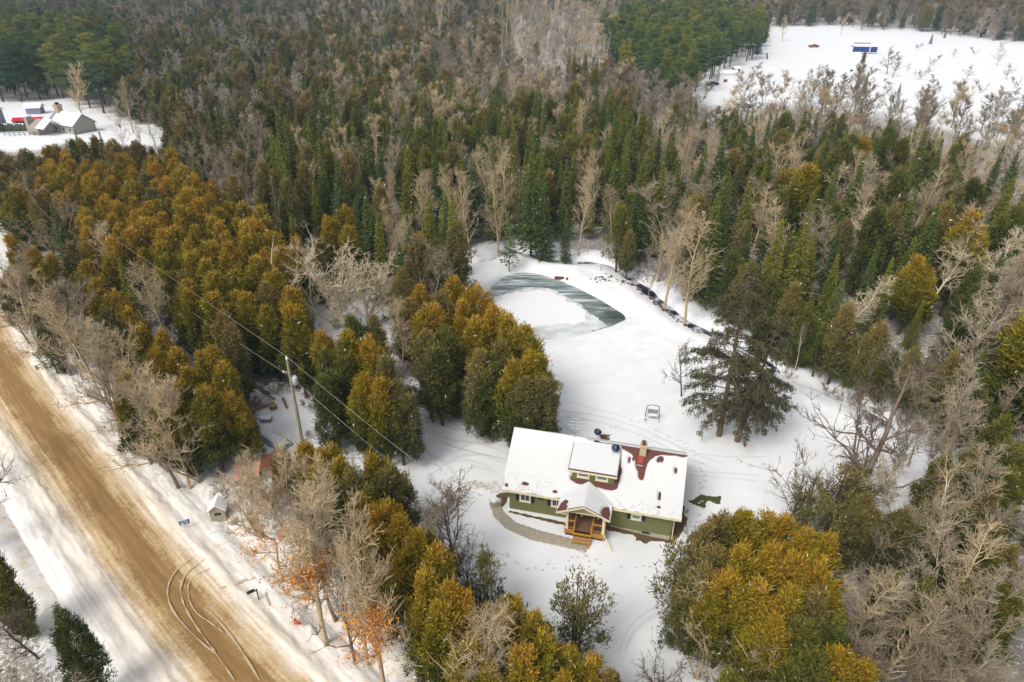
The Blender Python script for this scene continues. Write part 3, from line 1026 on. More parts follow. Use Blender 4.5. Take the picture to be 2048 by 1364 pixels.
# porch roof
RA, PEAK, EAVE = 7.22, 3.72, 2.72
th = .12
pr = MB()
for ea in (5.07, 9.37):
    A0, A1 = (ea, -1.68, EAVE), (ea, .22, EAVE)
    B0, B1 = (RA, -1.68, PEAK), (RA, 1.5, PEAK)
    vs = [A0, A1, B1, B0] + [(x, y, z - th) for x, y, z in (A0, A1, B1, B0)]
    pr.add(vs, [(0, 1, 2, 3), (7, 6, 5, 4), (0, 4, 5, 1), (1, 5, 6, 2), (3, 2, 6, 7), (0, 3, 7, 4)])
pr.build('porch_roof', M['shingle'], house)
fz = MB()
for ea in (5.05, 9.39):
    sl_ = (PEAK - EAVE) / abs(RA - ea)
    fz.add([(ea, -1.72, EAVE + .02), (RA, -1.72, PEAK + .02), (RA, -1.72, PEAK - .17), (ea, -1.72, EAVE - .16), (ea, -1.681, EAVE + .02), (RA, -1.681, PEAK + .02), (RA, -1.681, PEAK - .17), (ea, -1.681, EAVE - .16)],
           [(0, 1, 2, 3), (7, 6, 5, 4), (0, 4, 5, 1), (3, 2, 6, 7), (0, 3, 7, 4)])
fz.box(5.03, -1.70, 2.55, 5.07, .2, 2.74).box(9.37, -1.70, 2.55, 9.41, .2, 2.74)
fz.box(5.07, -1.62, 2.54, 5.85, -1.1, 2.60).box(8.9, -1.62, 2.54, 9.37, -1.1, 2.60)
fz.build('porch_gable_trim', M['cream'], house)
MB().prism([(5.9, 2.64), (8.9, 2.64), (RA, 3.46)], 'y', -1.25, -1.15).build('porch_gable_panel', M['soffit'], house)
MB().box(5.8, -1.30, 2.56, 8.97, -1.10, 2.64).build('porch_beam', M['cream'], house)
MB().box(7.1, .54, pz, 8.0, .597, 2.65).build('front_door', M['navy'], house)
PB = [[(5.0, -1.8), (5.75, -1.8), (5.85, -1.3), (5.65, -1.0), (5.8, -.6), (5.55, -.35), (5.35, -.6), (5.2, -1.1)], [(9.5, -1.6), (8.85, -1.75), (8.6, -1.1), (8.7, -.75), (8.95, -.4), (9.1, -.25), (9.2, -.6), (9.25, -1.1), (9.2, -1.5)]]


def porch_map(side):
    def f_(A, B, bare):
        ea = 5.07 if side < 0 else 9.37
        X = RA + (ea - RA) * A
        yb = 1.30 + (.2 - 1.30) * A
        Y = -1.70 + (yb + 1.70) * B
        Z = PEAK + (EAVE - PEAK) * A
        d = np.full(X.shape, 9.0)
        for p_ in PB:
            d = np.minimum(d, sdpoly(X, Y, p_) + .1 * vnoise(X, Y, .3))
        Z = Z - .03 * (1 - sstep(0, .12, A)) + .05 * sstep(.75, 1.0, B)
        return X, Y, Z, d
    return f_


snowfield('porch_snow', 50, 60, porch_map(-1), [], house, .13)
snowfield('porch_snow', 50, 60, porch_map(1), [], house, .13)
MB().tube([(8.98, -1.36, 2.6), (8.98, -1.34, .75), (9.25, -1.6, .45), (9.8, -2.15, .02)], .055, 6).build('downspout', M['cream'], house)
mb = MB()
for i in range(7):
    mb.box(14.42, .75, .0 + i * .26, 14.47, 1.55, .12 + i * .26)
mb.box(14.40, .70, -.35, 14.48, .76, 1.95).box(14.40, 1.54, -.35, 14.48, 1.60, 1.95)
mb.build('trellis', M['cream'], house)
# chimney and roof furniture
ch = MB().box(10.98, 3.80, 4.9, 11.52, 4.35, 6.25).box(10.93, 3.75, 6.25, 11.57, 4.40, 6.34)
cho = ch.build('chimney', M['cream_brick'], house)
MB().lathe([(.15, 0), (.15, .28), (.19, .30), (.19, .36), (.10, .44)], 10, (11.25, 4.08, 6.34)).build('flue', M['rust'], cho)
mb = MB()
v0 = [(10.92, 3.2), (11.38, 3.2), (11.38, 3.74), (10.92, 3.74)]
mb.add([(a, b_, rz_(b_) + .01) for a, b_ in v0] + [(a, b_, rz_(b_) + .13) for a, b_ in v0], [(4, 5, 6, 7), (0, 1, 5, 4), (1, 2, 6, 5), (2, 3, 7, 6), (3, 0, 4, 7)])
mb.build('red_roof_panel', M['redmetal'], house)
MB().tube([(10.9, 3.08, rz_(3.08) + .1), (11.4, 3.08, rz_(3.08) + .1)], .06, 6).build('roof_rail', M['galv'], house)
MB().tube([(13.02, 1.3, 3.4), (13.02, 1.3, 3.95)], .05, 7).build('vent_pipe', M['dark'], house)
MB().box(7.1, 4.25, 5.66, 7.5, 4.45, 5.78).build('ridge_vent', M['dark'], house)
MB().box(2.4, 4.28, 5.72, 2.75, 4.42, 5.82).build('ridge_vent', M['dark'], house)


def dish(name, m1, m2, R_=.36, tilt=25, az=0, stand=.5, legs=True):
    o = empty(name)
    prof = [(R_ * q, .10 * R_ * 2 * q * q) for q in (0.02, .3, .55, .8, 1.0)]
    d_ = MB().lathe(prof, 20)
    d_.lathe([(R_ * q, .10 * R_ * 2 * q * q - .015) for q in (1.0, .8, .55, .3, .02)], 20)
    d_.xf(Matrix.Translation((0, 0, stand)) @ Euler((math.radians(tilt), 0, math.radians(az))).to_matrix().to_4x4())
    d_.build('reflector', m1, o, True)
    MB().tube([(0, 0, 0), (0, 0, stand - .02)], .028, 6).build('mast', m2, o)
    a_ = Euler((math.radians(tilt), 0, math.radians(az))).to_matrix()
    tip = Vector((0, 0, stand)) + a_ @ Vector((0, -.05, .42))
    MB().tube([(0, 0, stand), tuple(Vector((0, 0, stand)) + a_ @ Vector((0, -R_ * .9, .05))), tip], .014, 5).box(tip.x - .05, tip.y - .06, tip.z - .04, tip.x + .05, tip.y + .06, tip.z + .04).build('receiver_arm', m2, o)
    if legs:
        MB().tube([(0, 0, .25), (-.3, -.25, 0)], .018, 5).tube([(0, 0, .25), (.3, -.25, 0)], .018, 5).build('brace', m2, o)
    return o


# a dish bolted to the dormer roof is part of the house: its pieces hang one level below the house part
dd = dish('tmp', M['dish'], M['galv'])
kids = [c for c in COL.objects if c.parent is dd]
base = MB().tube([(9.0, 3.55, 5.42), (9.0, 3.55, 6.0)], .03, 6).build('satellite_dish', M['galv'], house)
for c in kids:
    if c.name.startswith('mast'):
        bpy.data.objects.remove(c)
        continue
    c.parent = base
    c.location = (9.0, 3.55, 5.45)
bpy.data.objects.remove(dd)
am = MB().tube([(5.4, 4.3, 5.5), (5.4, 4.3, 7.9)], .022, 5)
for z_, L_ in ((7.85, .35), (7.5, .5), (7.15, .6), (6.8, .45)):
    am.tube([(5.4 - L_, 4.3, z_), (5.4 + L_, 4.3, z_)], .011, 4)
am.tube([(5.4, 4.0, 7.3), (5.4, 4.9, 7.6)], .011, 4)
am.build('television_antenna', M['galv'], house)

# ------------------------------------------------------------------ things about the yard
def at(px, py, dz=0.0, z0=0.0):
    x, y, _ = P(px, py, z0)
    return (x, y, surf_z(x, y) + dz)


d2 = dish('satellite_dish', M['dish'], M['galv'], .38, 24, 10, 1.0, False)
d2.location = at(1194, 880)
tag(d2, 'dark blue-grey satellite dish on a pole in the snow behind the house', 'satellite dish')

sw = empty('garden_swing', at(1304, 838), math.radians(-12), 'dark metal two-seat garden swing standing alone on the open snow', 'swing')
for sg in (-1, 1):
    MB().tube([(sg * .72, -.5, -.05), (sg * .66, -.06, 1.62), (sg * .66, .06, 1.62), (sg * .72, .5, -.05)], .028, 6).build('side_frame', M['iron'], sw)
arch = [(-.66 + 1.32 * q, 0, 1.62 + .18 * math.sin(PI * q)) for q in np.linspace(0, 1, 9)]
MB().tube(arch, .032, 6).build('top_bar', M['iron'], sw)
st_ = MB()
for i in range(5):
    st_.box(-.5, -.2 + i * .09, .52, .5, -.14 + i * .09, .545)
for i in range(4):
    st_.box(-.5, .25 + i * .03, .60 + i * .11, .5, .27 + i * .03, .67 + i * .11)
seat = st_.build('bench_seat', M['iron'], sw)
MB().box(-.5, -.2, .546, .5, .2, .60).build('snow_cushion', M['snow_prop'], seat)
hg = MB()
for sg in (-1, 1):
    hg.tube([(sg * .5, -.15, .54), (sg * .56, 0, 1.68)], .012, 4).tube([(sg * .5, .3, .70), (sg * .56, 0, 1.68)], .012, 4)
hg.build('hanger', M['iron'], sw)

br = empty('storage_barrel', at(824, 838), 0, 'bright blue plastic barrel with white lid beside cedar trunks at the drive', 'barrel')
MB().lathe([(.27, 0), (.29, .05), (.31, .3), (.29, .33), (.31, .36), (.31, .62), (.29, .66), (.28, .9)], 18).build('drum', M['barrel'], br, True)
MB().lathe([(.29, .9), (.30, .93), (.30, 1.0), (.2, 1.06), (.02, 1.08)], 18).build('lid', M['white'], br, True)
tag(MB().lathe([(.16, 0), (.2, .28), (.17, .28), (.14, .05)], 12).build('bucket', M['signblue'], None, True), 'small dark blue bucket in the cedar edge left of the blue barrel', 'bucket').location = at(813, 829)

tb = MB()
tb.prism([(-.38, .32), (.38, .32), (.30, .0), (-.30, .0)], 'y', -.22, .22)
o = tb.build('garden_tub', M['navy'])
o.location = at(822, 885)
o.rotation_euler[2] = .2
tag(o, 'dark navy tub full of snow at the drive edge by the fallen branches', 'tub')
MB().box(-.34, -.19, .321, .34, .19, .36).build('snow_fill', M['snow_prop'], o)


def junk_frame(name, pos, label, cat, rz=0):
    o_ = empty(name, pos, rz, label, cat)
    MB().tube([(-.6, 0, .1), (-.5, 0, .5), (.35, 0, .55), (.5, 0, .9)], .025, 5).tube([(.5, -.22, .9), (.5, .22, .9)], .02, 5).build('frame', M['iron'], o_)
    for x_, r_ in ((-.6, .26), (.62, .26)):
        c_ = [(x_ + r_ * math.cos(a_), 0, r_ + r_ * math.sin(a_)) for a_ in np.linspace(0, 2 * PI, 15)]
        MB().tube(c_, .022, 5, cap=False).build('wheel', M['iron'], o_)
    MB().box(-.35, -.08, .58, -.1, .08, .64).build('saddle', M['iron'], o_)
    return o_


junk_frame('bicycle', at(819, 858), 'dark bicycle leaning by the cedars between the blue barrel and the tub', 'bicycle', .25)

# utility pole with transformer and lines
PX, PY = P(605, 884)[:2]
PT = 9.6
up = empty('utility_pole', (PX, PY, gh(PX, PY)), 0, 'weathered wooden utility pole with grey transformer between the cedars', 'utility pole')
MB().tube([(0, 0, -.3), (0, 0, PT)], [.17, .12], 10).build('pole_shaft', M['pole'], up)
MB().lathe([(.13, PT), (.13, PT + .06), (.05, PT + .14)], 8).build('pole_cap', M['snow_prop'], up)
MB().lathe([(.06, PT + .14), (.08, PT + .2), (.05, PT + .3)], 8, (0, 0, 0)).build('insulator', M['white'], up)
tr = MB().lathe([(.24, 0), (.27, .03), (.27, .72), (.24, .78), (.08, .82)], 16, (.42, -.05, PT - 2.75)).build('transformer', M['greytank'], up, True)
MB().lathe([(.04, 0), (.05, .1), (.03, .22)], 8, (.34, -.05, PT - 1.95)).lathe([(.04, 0), (.05, .1), (.03, .22)], 8, (.52, -.05, PT - 1.95)).build('bushing', M['white'], tr)
MB().box(.1, -.1, PT - 2.4, .18, 0, PT - 2.2).build('bracket', M['galv'], up)
MB().tube([(0, 0, PT - 1.45), (-.5, -.1, PT - 1.35)], .03, 5).lathe([(.03, 0), (.07, .05), (.07, .22), (.03, .3)], 8, (-.5, -.1, PT - 1.5)).build('fuse_cutout', M['white'], up)


def sagline(a, b_, sag, n=24):
    a, b_ = Vector(a), Vector(b_)
    return [a.lerp(b_, i / n) - Vector((0, 0, sag * 4 * (i / n) * (1 - i / n))) for i in range(n + 1)]


ptop = Vector((PX, PY, gh(PX, PY) + PT + .28))
pmid = Vector((PX, PY, gh(PX, PY) + PT - 1.9))
far1 = Vector(P(-80, 255, 9.8))
far2 = Vector(P(-110, 290, 8.0))
near1 = Vector(P(1110, 1130, 9.8))
near2 = Vector(P(1040, 1125, 8.0))
for a_, b_, lab in ((far1, ptop, 'upper pale power line running left from the pole top'), (ptop, near1, 'upper pale power line running right from the pole top'), (far2, pmid, 'lower pale power line running left from below the pole top'), (pmid, near2, 'lower pale power line running right from below the transformer')):
    tag(MB().tube(sagline(a_, b_, .5), .011, 4).build('power_line', M['wire']), lab, 'power line', 'power lines')
hx = house.matrix_basis @ Vector((.1, 2.2, 4.0))
tag(MB().tube(sagline(Vector(P(800, 858, 4)), hx, .3), .014, 4).build('service_cable', M['darkwire']), 'thin dark service cable crossing the drive to the house', 'cable')

# roadside: hut, sign, mailbox, flag
hut = empty('roadside_hut', at(441, 1032), math.radians(8), 'small grey wooden hut with snowy gable roof beside the road', 'hut')
MB().prism([(-.62, -.1), (.62, -.1), (.62, 1.25), (0, 1.75), (-.62, 1.25)], 'y', -.55, .55).build('wall', M['greywood'], hut)
r_ = MB()
for sg in (-1, 1):
    pl = [(0, 1.80), (sg * .80, 1.15), (sg * .80, 1.21), (0, 1.87)]
    r_.prism(pl if sg < 0 else pl[::-1], 'y', -.68, .68)
rf = r_.build('roof', M['greywood'], hut)
r_ = MB()
for sg in (-1, 1):
    pl = [(0, 1.872), (sg * .78, 1.225), (sg * .76, 1.33), (0, 1.99)]
    r_.prism(pl if sg < 0 else pl[::-1], 'y', -.66, .66)
r_.build('roof_snow', M['snow_prop'], rf)
MB().box(-.22, -.57, .75, .30, -.551, 1.05).build('window_opening', M['dark'], hut)

sg_ = empty('road_sign', at(373, 1058), math.radians(24), 'blue sign with white lettering on two thin legs in the roadside snow', 'sign')
MB().box(-.40, -.012, .42, .40, .012, .92).build('sign_board', M['signblue'], sg_)
tx = MB()
for z0, segs in ((.80, ((-.30, -.02), (.04, .30))), (.70, ((-.04, .08),)), (.62, ((-.30, -.08), (.10, .32))), (.54, ((-.28, .0), (.04, .28))), (.46, ((-.30, -.06),))):
    for a0, a1 in segs:
        tx.box(a0, -.018, z0, a1, -.0125, z0 + .045)
tx.build('sign_lettering', M['white'], sg_)
MB().box(-.40, -.02, .921, .40, .02, .96).build('snow_cap', M['snow_prop'], sg_)
for x_ in (-.09, .09):
    MB().tube([(x_, 0, -.15), (x_, 0, .42)], .012, 5).build('leg', M['galv'], sg_)

mx = empty('mailbox', at(514, 1202), math.radians(35), 'black mailbox on a dark post at the driveway mouth', 'mailbox')
MB().prism([(-.09, 1.0), (.09, 1.0), (.09, 1.14), (.05, 1.20), (-.05, 1.20), (-.09, 1.14)], 'x', -.52, .02).build('box', M['dark'], mx)
MB().box(.12, -.05, -.2, .2, .05, 1.05).box(-.2, -.04, .93, .2, .04, 1.0).build('post', M['dark'], mx)
MB().tube([(.4, .1, -.1), (.45, .1, .9)], .012, 5).build('snow_stake', M['greywood'], mx)

fl = empty('drooping_flag', at(603, 1244, .25), 0, 'red and white flag drooping in folds at the foot of the leafy beech', 'flag')
fl.scale = (1.5, 1.5, 1.3)
n, mrow = 30, 8
vs, fs, mi_ = [], [], []
for i in range(n + 1):
    q = i / n
    an = math.radians(150 + 145 * q)
    cx_, cy_ = .42 * math.cos(an), .48 * math.sin(an)
    wd_ = .06 + .24 * math.sin(PI * q)
    for j in range(mrow + 1):
        s_ = j / mrow
        vs.append((cx_ * (1 - wd_ * s_) + .06 * math.sin(9 * q), cy_ * (1 - wd_ * s_), .42 - .45 * q * .5 + .35 * s_ * math.sin(PI * q) + .05 * math.sin(8 * s_ + 7 * q)))
        if i < n and j < mrow:
            fs.append((i * (mrow + 1) + j, (i + 1) * (mrow + 1) + j, (i + 1) * (mrow + 1) + j + 1, i * (mrow + 1) + j + 1))
            leaf = abs(q - .5) < .06 and .3 < s_ < .8
            mi_.append(0 if (q < .33 or q > .66 or leaf) else 1)
fb = MB()
fb.v, fb.f, fb.mi = vs, fs, mi_
fb.build('cloth', [M['flagred'], M['white']], fl, True)
MB().tube([(-.36, .22, -.1), (-.38, .26, 1.0)], .016, 6).build('staff', M['greywood'], fl)

# red-roofed shed, tarped boat shape and the odds and ends round it
rs = empty('red_roof_shed', at(497, 958), math.radians(14), 'low shed with faded red sheet roof seen through bare branches', 'shed')
rs.scale = (.9, .9, .7)
MB().box(-1.1, -1.0, -.1, 1.1, 1.0, 1.25).build('wall', M['greywood'], rs)
MB().prism([(-1.25, 1.27), (1.25, 1.55), (1.25, 1.62), (-1.25, 1.34)], 'x', -1.3, 1.3).build('roof', M['redroof'], rs)
r2 = empty('rusty_roof_shed', at(545, 945), math.radians(14), 'small brown shed right of the red-roofed shed, mostly behind cedars', 'shed')
MB().box(-.7, -.9, -.1, .7, .9, 1.0).build('wall', M['greywood'], r2)
MB().prism([(-1.0, 1.02), (1.0, 1.3), (1.0, 1.38), (-1.0, 1.10)], 'x', -.85, .85).build('roof', M['rust'], r2)

bt = empty('covered_boat', at(545, 880), math.radians(-38), 'long low boat under blue-grey tarp buried in snow by the pole', 'boat')
bt.scale = (.9, .9, .62)
vs, fs = [], []
nL, nC = 14, 8
for i in range(nL + 1):
    q = i / nL
    hw = .95 * math.sin(PI * min(1, .18 + .82 * q) * .62) ** .8
    ht = .95 + .15 * math.sin(PI * q)
    for j in range(nC + 1):
        a_ = PI * j / nC
        vs.append((-2.6 + 5.2 * q, -hw * math.cos(a_), ht * max(0, math.sin(a_)) ** .6))
for i in range(nL):
    for j in range(nC):
        fs.append((i * (nC + 1) + j, (i + 1) * (nC + 1) + j, (i + 1) * (nC + 1) + j + 1, i * (nC + 1) + j + 1))
fs.append(tuple((nC + 1) * nL + j for j in range(nC + 1)))
fs.append(tuple(j for j in range(nC, -1, -1)))
MB().add(vs, fs).build('tarp', M['bluetarp'], bt, True)
MB().add([(x * .99, y * .86, z * 1.0 + .09) for x, y, z in vs], [f_ for f_ in fs[:-2]]).build('snow_cover', M['snow_prop'], bt, True)
tag(MB().box(-.55, -.35, 0, .55, .35, .30).box(-.56, -.36, .301, .56, .36, .42, 1).build('crate', [M['purplegrey'], M['snow_prop']]), 'low crate capped with snow on the white mound by the boat', 'crate').location = at(533, 842, .15)
tag(MB().lathe([(.36, 0), (.38, .45), (.36, .46)], 14).lathe([(.355, .461), (.02, .465)], 14, mi=1).build('tree_stump', [M['log'], M['cutwood']]), 'cut stump with yellow-brown top beside the brush pile', 'stump').location = at(547, 818)
for k_, (a_, b_, rr_) in enumerate([((462, 745), (540, 790), .17), ((470, 755), (550, 800), .13), ((512, 822), (548, 808), .12), ((566, 800), (574, 818), .14)]):
    p0, p1 = Vector(at(*a_)), Vector(at(*b_))
    tag(MB().tube([p0 + Vector((0, 0, .3)), p1 + Vector((0, 0, .15))], [rr_, rr_ * .7], 7).build('fallen_log', M['log']), ['longer fallen trunk in the snow above the brush pile', 'thinner fallen trunk lying beside the longer one', 'short log lying in front of the brush pile', 'upright log end right of the cut stump'][k_], 'log')

# pond-side bench and pond posts
bn = empty('pond_bench', at(1119, 554), math.radians(-10), 'reddish brown low bench on the far rim of the pond', 'bench')
bn.scale = (.8, .8, .8)
MB().box(-.9, -.2, .38, .9, .2, .44).build('seat', M['rust'], bn)
MB().box(-.9, -.24, .0, .9, -.2, .38).build('front_board', M['rust'], bn)
for x_ in (-.8, .8):
    MB().box(x_ - .05, -.19, -.1, x_ + .05, .18, .38).build('leg', M['rust'], bn)
tag(MB().tube([(0, 0, -.2), (0, 0, 1.0)], .035, 6).build('marker_post', M['iron']), 'thin dark stake on the snowy bank between pond and stream', 'post').location = at(1201, 545)
for nm_, px_, py_, lab in (('pail', 1134, 558, 'small dark pail right of the brown pond bench'),):
    tag(MB().lathe([(.13, 0), (.18, .32), (.15, .32), (.12, .05)], 10).build(nm_, M['rust'], None, True), lab, 'pail').location = at(px_, py_)

# ------------------------------------------------------------------ neighbours at upper left
nh = empty('stone_house', at(148, 262, -.3), math.radians(-26), 'grey stone house with snow roof and stone chimney beyond the cedars', 'house')
nh.scale = (.88, .88, .88)
MB().prism([(-3.5, 0), (3.5, 0), (3.5, 3.0), (0, 5.6), (-3.5, 3.0)], 'x', -6, 6).build('wall', M['stone'], nh)
r_ = MB()
for sg in (-1, 1):
    pl = [(0, 5.65), (sg * 4.0, 2.7), (sg * 4.0, 2.85), (0, 5.85)]
    r_.prism(pl if sg < 0 else pl[::-1], 'x', -6.4, 6.4)
nr = r_.build('roof', M['purplegrey'], nh)
r_ = MB()
for sg in (-1, 1):
    pl = [(0, 5.86), (sg * 3.95, 2.87), (sg * 3.9, 3.08), (0, 6.1)]
    r_.prism(pl if sg < 0 else pl[::-1], 'x', -4.6, 6.3)
r_.build('roof_snow', M['snow_prop'], nr)
c_ = MB().box(-5.0, -1.0, 4.6, -3.2, .6, 7.6).box(-5.15, -1.15, 7.6, -3.05, .75, 7.9).build('chimney', M['yellowstone'], nh)
MB().box(-4.5, -.6, 7.9, -3.7, .2, 8.5).build('flue', M['iron'], c_)
MB().prism([(-9.0, 0), (-3.55, 0), (-3.55, 2.8), (-6.2, 4.6), (-9.0, 2.6)], 'x', -7.5, -3.0).build('wing_wall', M['stone'], nh)
w_ = MB().prism([(-9.3, 2.55), (-6.2, 4.68), (-3.3, 2.8), (-3.3, 3.0), (-6.2, 4.95), (-9.3, 2.75)], 'x', -3.2, 0.6)
w_.build('wing_roof', M['snow_prop'], nh)
c_ = MB().box(-8.6, -8.8, 1.0, -7.2, -7.2, 5.4).box(-8.8, -9.0, 5.4, -7.0, -7.0, 5.7, 1).build('wing_chimney', [M['stone'], M['snow_prop']], nh)
for x_ in (-2.5, 1.0, 4.0):
    wn = MB().box(x_ - .6, -3.56, 1.0, x_ + .6, -3.51, 2.2).build('window', M['white'], nh)
    MB().box(x_ - .5, -3.59, 1.1, x_ + .5, -3.561, 2.1).build('pane', M['glass_dark'], wn)
nn = empty('balcony_house', at(-22, 262), math.radians(-20), 'house with white balcony railing at the left edge of the picture', 'house')
MB().box(-5, -3, 0, 3.6, 3, 5.5).build('wall', M['purplegrey'], nn)
MB().prism([(-3.6, 5.4), (0, 7.4), (3.6, 5.4), (3.6, 5.6), (0, 7.7), (-3.6, 5.6)], 'x', -5.5, 4.2).build('roof', M['snow_prop'], nn)
b_ = MB().box(-4, -4.2, 2.7, 4, -3.02, 2.85)
for i in range(20):
    b_.box(-4 + i * .42, -4.2, 2.85, -3.92 + i * .42, -4.12, 3.8)
b_.box(-4, -4.22, 3.8, 4.08, -4.1, 3.9).build('balcony', M['white'], nn)
rt = empty('red_covered_stack', at(62, 248), math.radians(12), 'bright red tarp stretched over a long low stack near the stone house', 'tarp')
MB().prism([(-1.4, 1.2), (0, 1.9), (1.4, 1.5), (1.4, 1.42), (0, 1.8), (-1.4, 1.1)], 'x', -4.2, 3.6).build('cover', M['brightred'], rt)
MB().box(-4.0, -1.1, -.2, 3.4, 1.1, 1.25).build('stack', M['hedge'], rt)
hd = empty('garden_hedge', at(52, 262), math.radians(2), 'clipped dark hedge dusted with snow below the red tarp', 'hedge')
vs = MB()
for i in range(12):
    vs.lathe([(.1, 0), (.9, .4), (1.0, 1.3), (.7, 1.9), (.1, 2.0)], 7, (-6 + i * 1.1, .2 * (i % 2), 0))
vs.build('foliage', M['hedge'], hd)
sm = MB()
for i in range(22):
    x_, y_ = -6 + i * .55, NR.uniform(-.6, .6)
    sm.lathe([(.35, 1.85), (.3, 2.05), (.05, 2.1)], 6, (x_, y_, -.03))
sm.build('snow_dusting', M['snow_prop'], hd)
fn = empty('rail_fence', at(52, 272), math.radians(2), 'low dark rail fence in the snow in front of the clipped hedge', 'fence')
for i in range(9):
    MB().box(-5.5 + i * 1.3, -.05, -.2, -5.4 + i * 1.3, .05, 1.0).build('post', M['iron'], fn)
MB().box(-5.5, -.03, .85, 5, .03, .95).box(-5.5, -.03, .4, 5, .03, .48).build('rail', M['iron'], fn)
sh = empty('garden_shed', at(72, 226), math.radians(10), 'small pale shed under the pines behind the red tarp', 'shed')
MB().box(-2, -1.5, -.2, 2, 1.5, 1.8).build('wall', M['purplegrey'], sh)
MB().prism([(-1.8, 1.8), (0, 2.9), (1.8, 1.8), (1.8, 2.0), (0, 3.15), (-1.8, 2.0)], 'x', -2.4, 2.4).build('roof', M['snow_prop'], sh)

# ------------------------------------------------------------------ things in the far field, upper right
tl = empty('blue_cargo_trailer', at(1727, 117), math.radians(-8), 'long deep blue trailer with white trim standing in the far snowfield', 'trailer')
tl.scale = (.66, .7, .7)
MB().box(-8, -1.6, .8, 7.5, 1.6, 4.2).build('body', M['blueside'], tl)
MB().box(-8.2, -1.75, 4.2, 7.7, 1.75, 4.9).build('roof', M['snow_prop'], tl)
mb = MB().box(2.1, -1.66, .8, 2.6, -1.61, 4.2).box(7.2, -1.66, .8, 7.6, -1.61, 4.2).box(-8.1, -1.68, .5, 7.6, -1.61, .8)
mb.build('white_trim', M['white'], tl)
for x_ in (-4, -2.6):
    MB().lathe([(.02, -.15), (.5, -.15), (.5, .15), (.02, .15)], 12).xf(Matrix.Translation((x_, -1.4, .5)) @ Matrix.Rotation(PI / 2, 4, 'X')).build('wheel', M['dark'], tl)
MB().box(-8.2, -3.6, .0, -3.5, -1.9, 1.0).build('step_platform', M['white'], tl)
cp_ = empty('covered_camper', at(1722, 104), math.radians(-5), 'white snow-covered camper shell directly behind the blue trailer', 'camper')
cp_.scale = (.66, .7, .7)
MB().prism([(-1.6, .6), (1.6, .6), (1.6, 3.6), (1.1, 4.3), (-1.1, 4.3), (-1.6, 3.6)], 'x', -8, 8).build('shell', M['snow_prop'], cp_)
MB().box(-7.5, -1.7, 1.9, 5, -1.61, 2.7).build('window_band', M['purplegrey'], cp_)
MB().box(-7.8, -1.2, -.2, 7.5, 1.2, .6).build('chassis', M['iron'], cp_)
for nm_, px_, py_, rz0, lab, c1, c2, L_ in (('wrecked_pickup', 1625, 106, .1, 'rusty red and tan wreck of a pickup in the far field', 'rust', 'cream_brick', 5.0), ('snowed_in_car', 1424, 173, .2, 'dark car covered in snow left of the white shed', 'iron', 'snow_prop', 4.6), ('abandoned_car', 1488, 216, -.1, 'dark rounded car body half hidden behind the spruces', 'purplegrey', 'iron', 5.0)):
    v_ = empty(nm_, at(px_, py_), rz0, lab, 'car')
    MB().prism([(-L_ / 2, .35), (L_ / 2, .35), (L_ / 2, .85), (L_ * .25, 1.0), (L_ * .12, 1.45), (-L_ * .22, 1.5), (-L_ * .34, 1.0), (-L_ / 2, .9)], 'y', -.9, .9).build('body', M[c1], v_)
    MB().prism([(L_ * .11, 1.46), (-L_ * .22, 1.51), (-L_ * .30, 1.2), (-L_ * .22, 1.66), (L_ * .09, 1.62)], 'y', -.85, .85).build('roof_snow', M['snow_prop'], v_)
    MB().box(-L_ * .49, -.92, .9, -L_ * .3, .92, 1.12).build('boot_lid', M[c2], v_)
    for x_ in (-L_ * .32, L_ * .3):
        for y_ in (-.85, .85):
            MB().lathe([(.02, -.1), (.33, -.1), (.33, .1), (.02, .1)], 12).xf(Matrix.Translation((x_, y_, .3)) @ Matrix.Rotation(PI / 2, 4, 'X')).build('wheel', M['dark'], v_)
wsd = empty('white_shed', at(1453, 166), math.radians(-4), 'plain white shed by the pines at the field edge', 'shed')
MB().box(-3.2, -2, -.2, 3.2, 2, 3.0).build('wall', M['white'], wsd)
MB().prism([(-2.3, 3.0), (0, 3.9), (2.3, 3.0), (2.3, 3.2), (0, 4.15), (-2.3, 3.2)], 'x', -3.5, 3.5).build('roof', M['snow_prop'], wsd)
MB().box(-1.6, -2.05, -.1, -.3, -2.01, 1.0).build('hatch', M['rust'], wsd)
wh = empty('well_hut', at(1470, 152), math.radians(20), 'tiny brown hut with snowy roof behind the white shed', 'hut')
MB().box(-1.2, -1, -.2, 1.2, 1, 1.7).build('wall', M['rust'], wh)
MB().prism([(-1.4, 1.7), (0, 2.4), (1.4, 1.7), (1.4, 1.9), (0, 2.7), (-1.4, 1.9)], 'x', -1.6, 1.6).build('roof', M['snow_prop'], wh)
tag(MB().prism([(-.2, 0), (.3, 0), (-.5, 2.6), (-.9, 2.5)], 'y', -.2, .2).build('leaning_board', M['iron']), 'dark board sticking up from the snow at the pine edge', 'board').location = at(1533, 128)
tag(MB().lathe([(.5, 0), (.55, .4), (.3, .7), (.02, .75)], 9).build('field_rock', M['navy'], None, True), 'small dark object alone on the far snowfield below the blue trailer', 'rock').location = at(1701, 150)

#PART3
# ------------------------------------------------------------------ tree builders (numpy)
def sprays(C, D, L, W, rng):
    """one slim kite-shaped leaf spray per row: centre C, direction D, length L, width W"""
    n = len(C)
    D = D / (np.linalg.norm(D, axis=1)[:, None] + 1e-9)
    rv = rng.normal(size=(n, 3))
    U = np.cross(D, rv)
    U /= np.linalg.norm(U, axis=1)[:, None] + 1e-9
    L = L[:, None]
    W = W[:, None]
    a = C - D * L * .45
    b = C + U * W * .5 - D * L * .05
    c = C + D * L * .55
    d = C - U * W * .5 - D * L * .05
    V = np.stack([a, b, c, d], 1).reshape(-1, 3)
    F = np.arange(4 * n).reshape(n, 4)
    return V, F


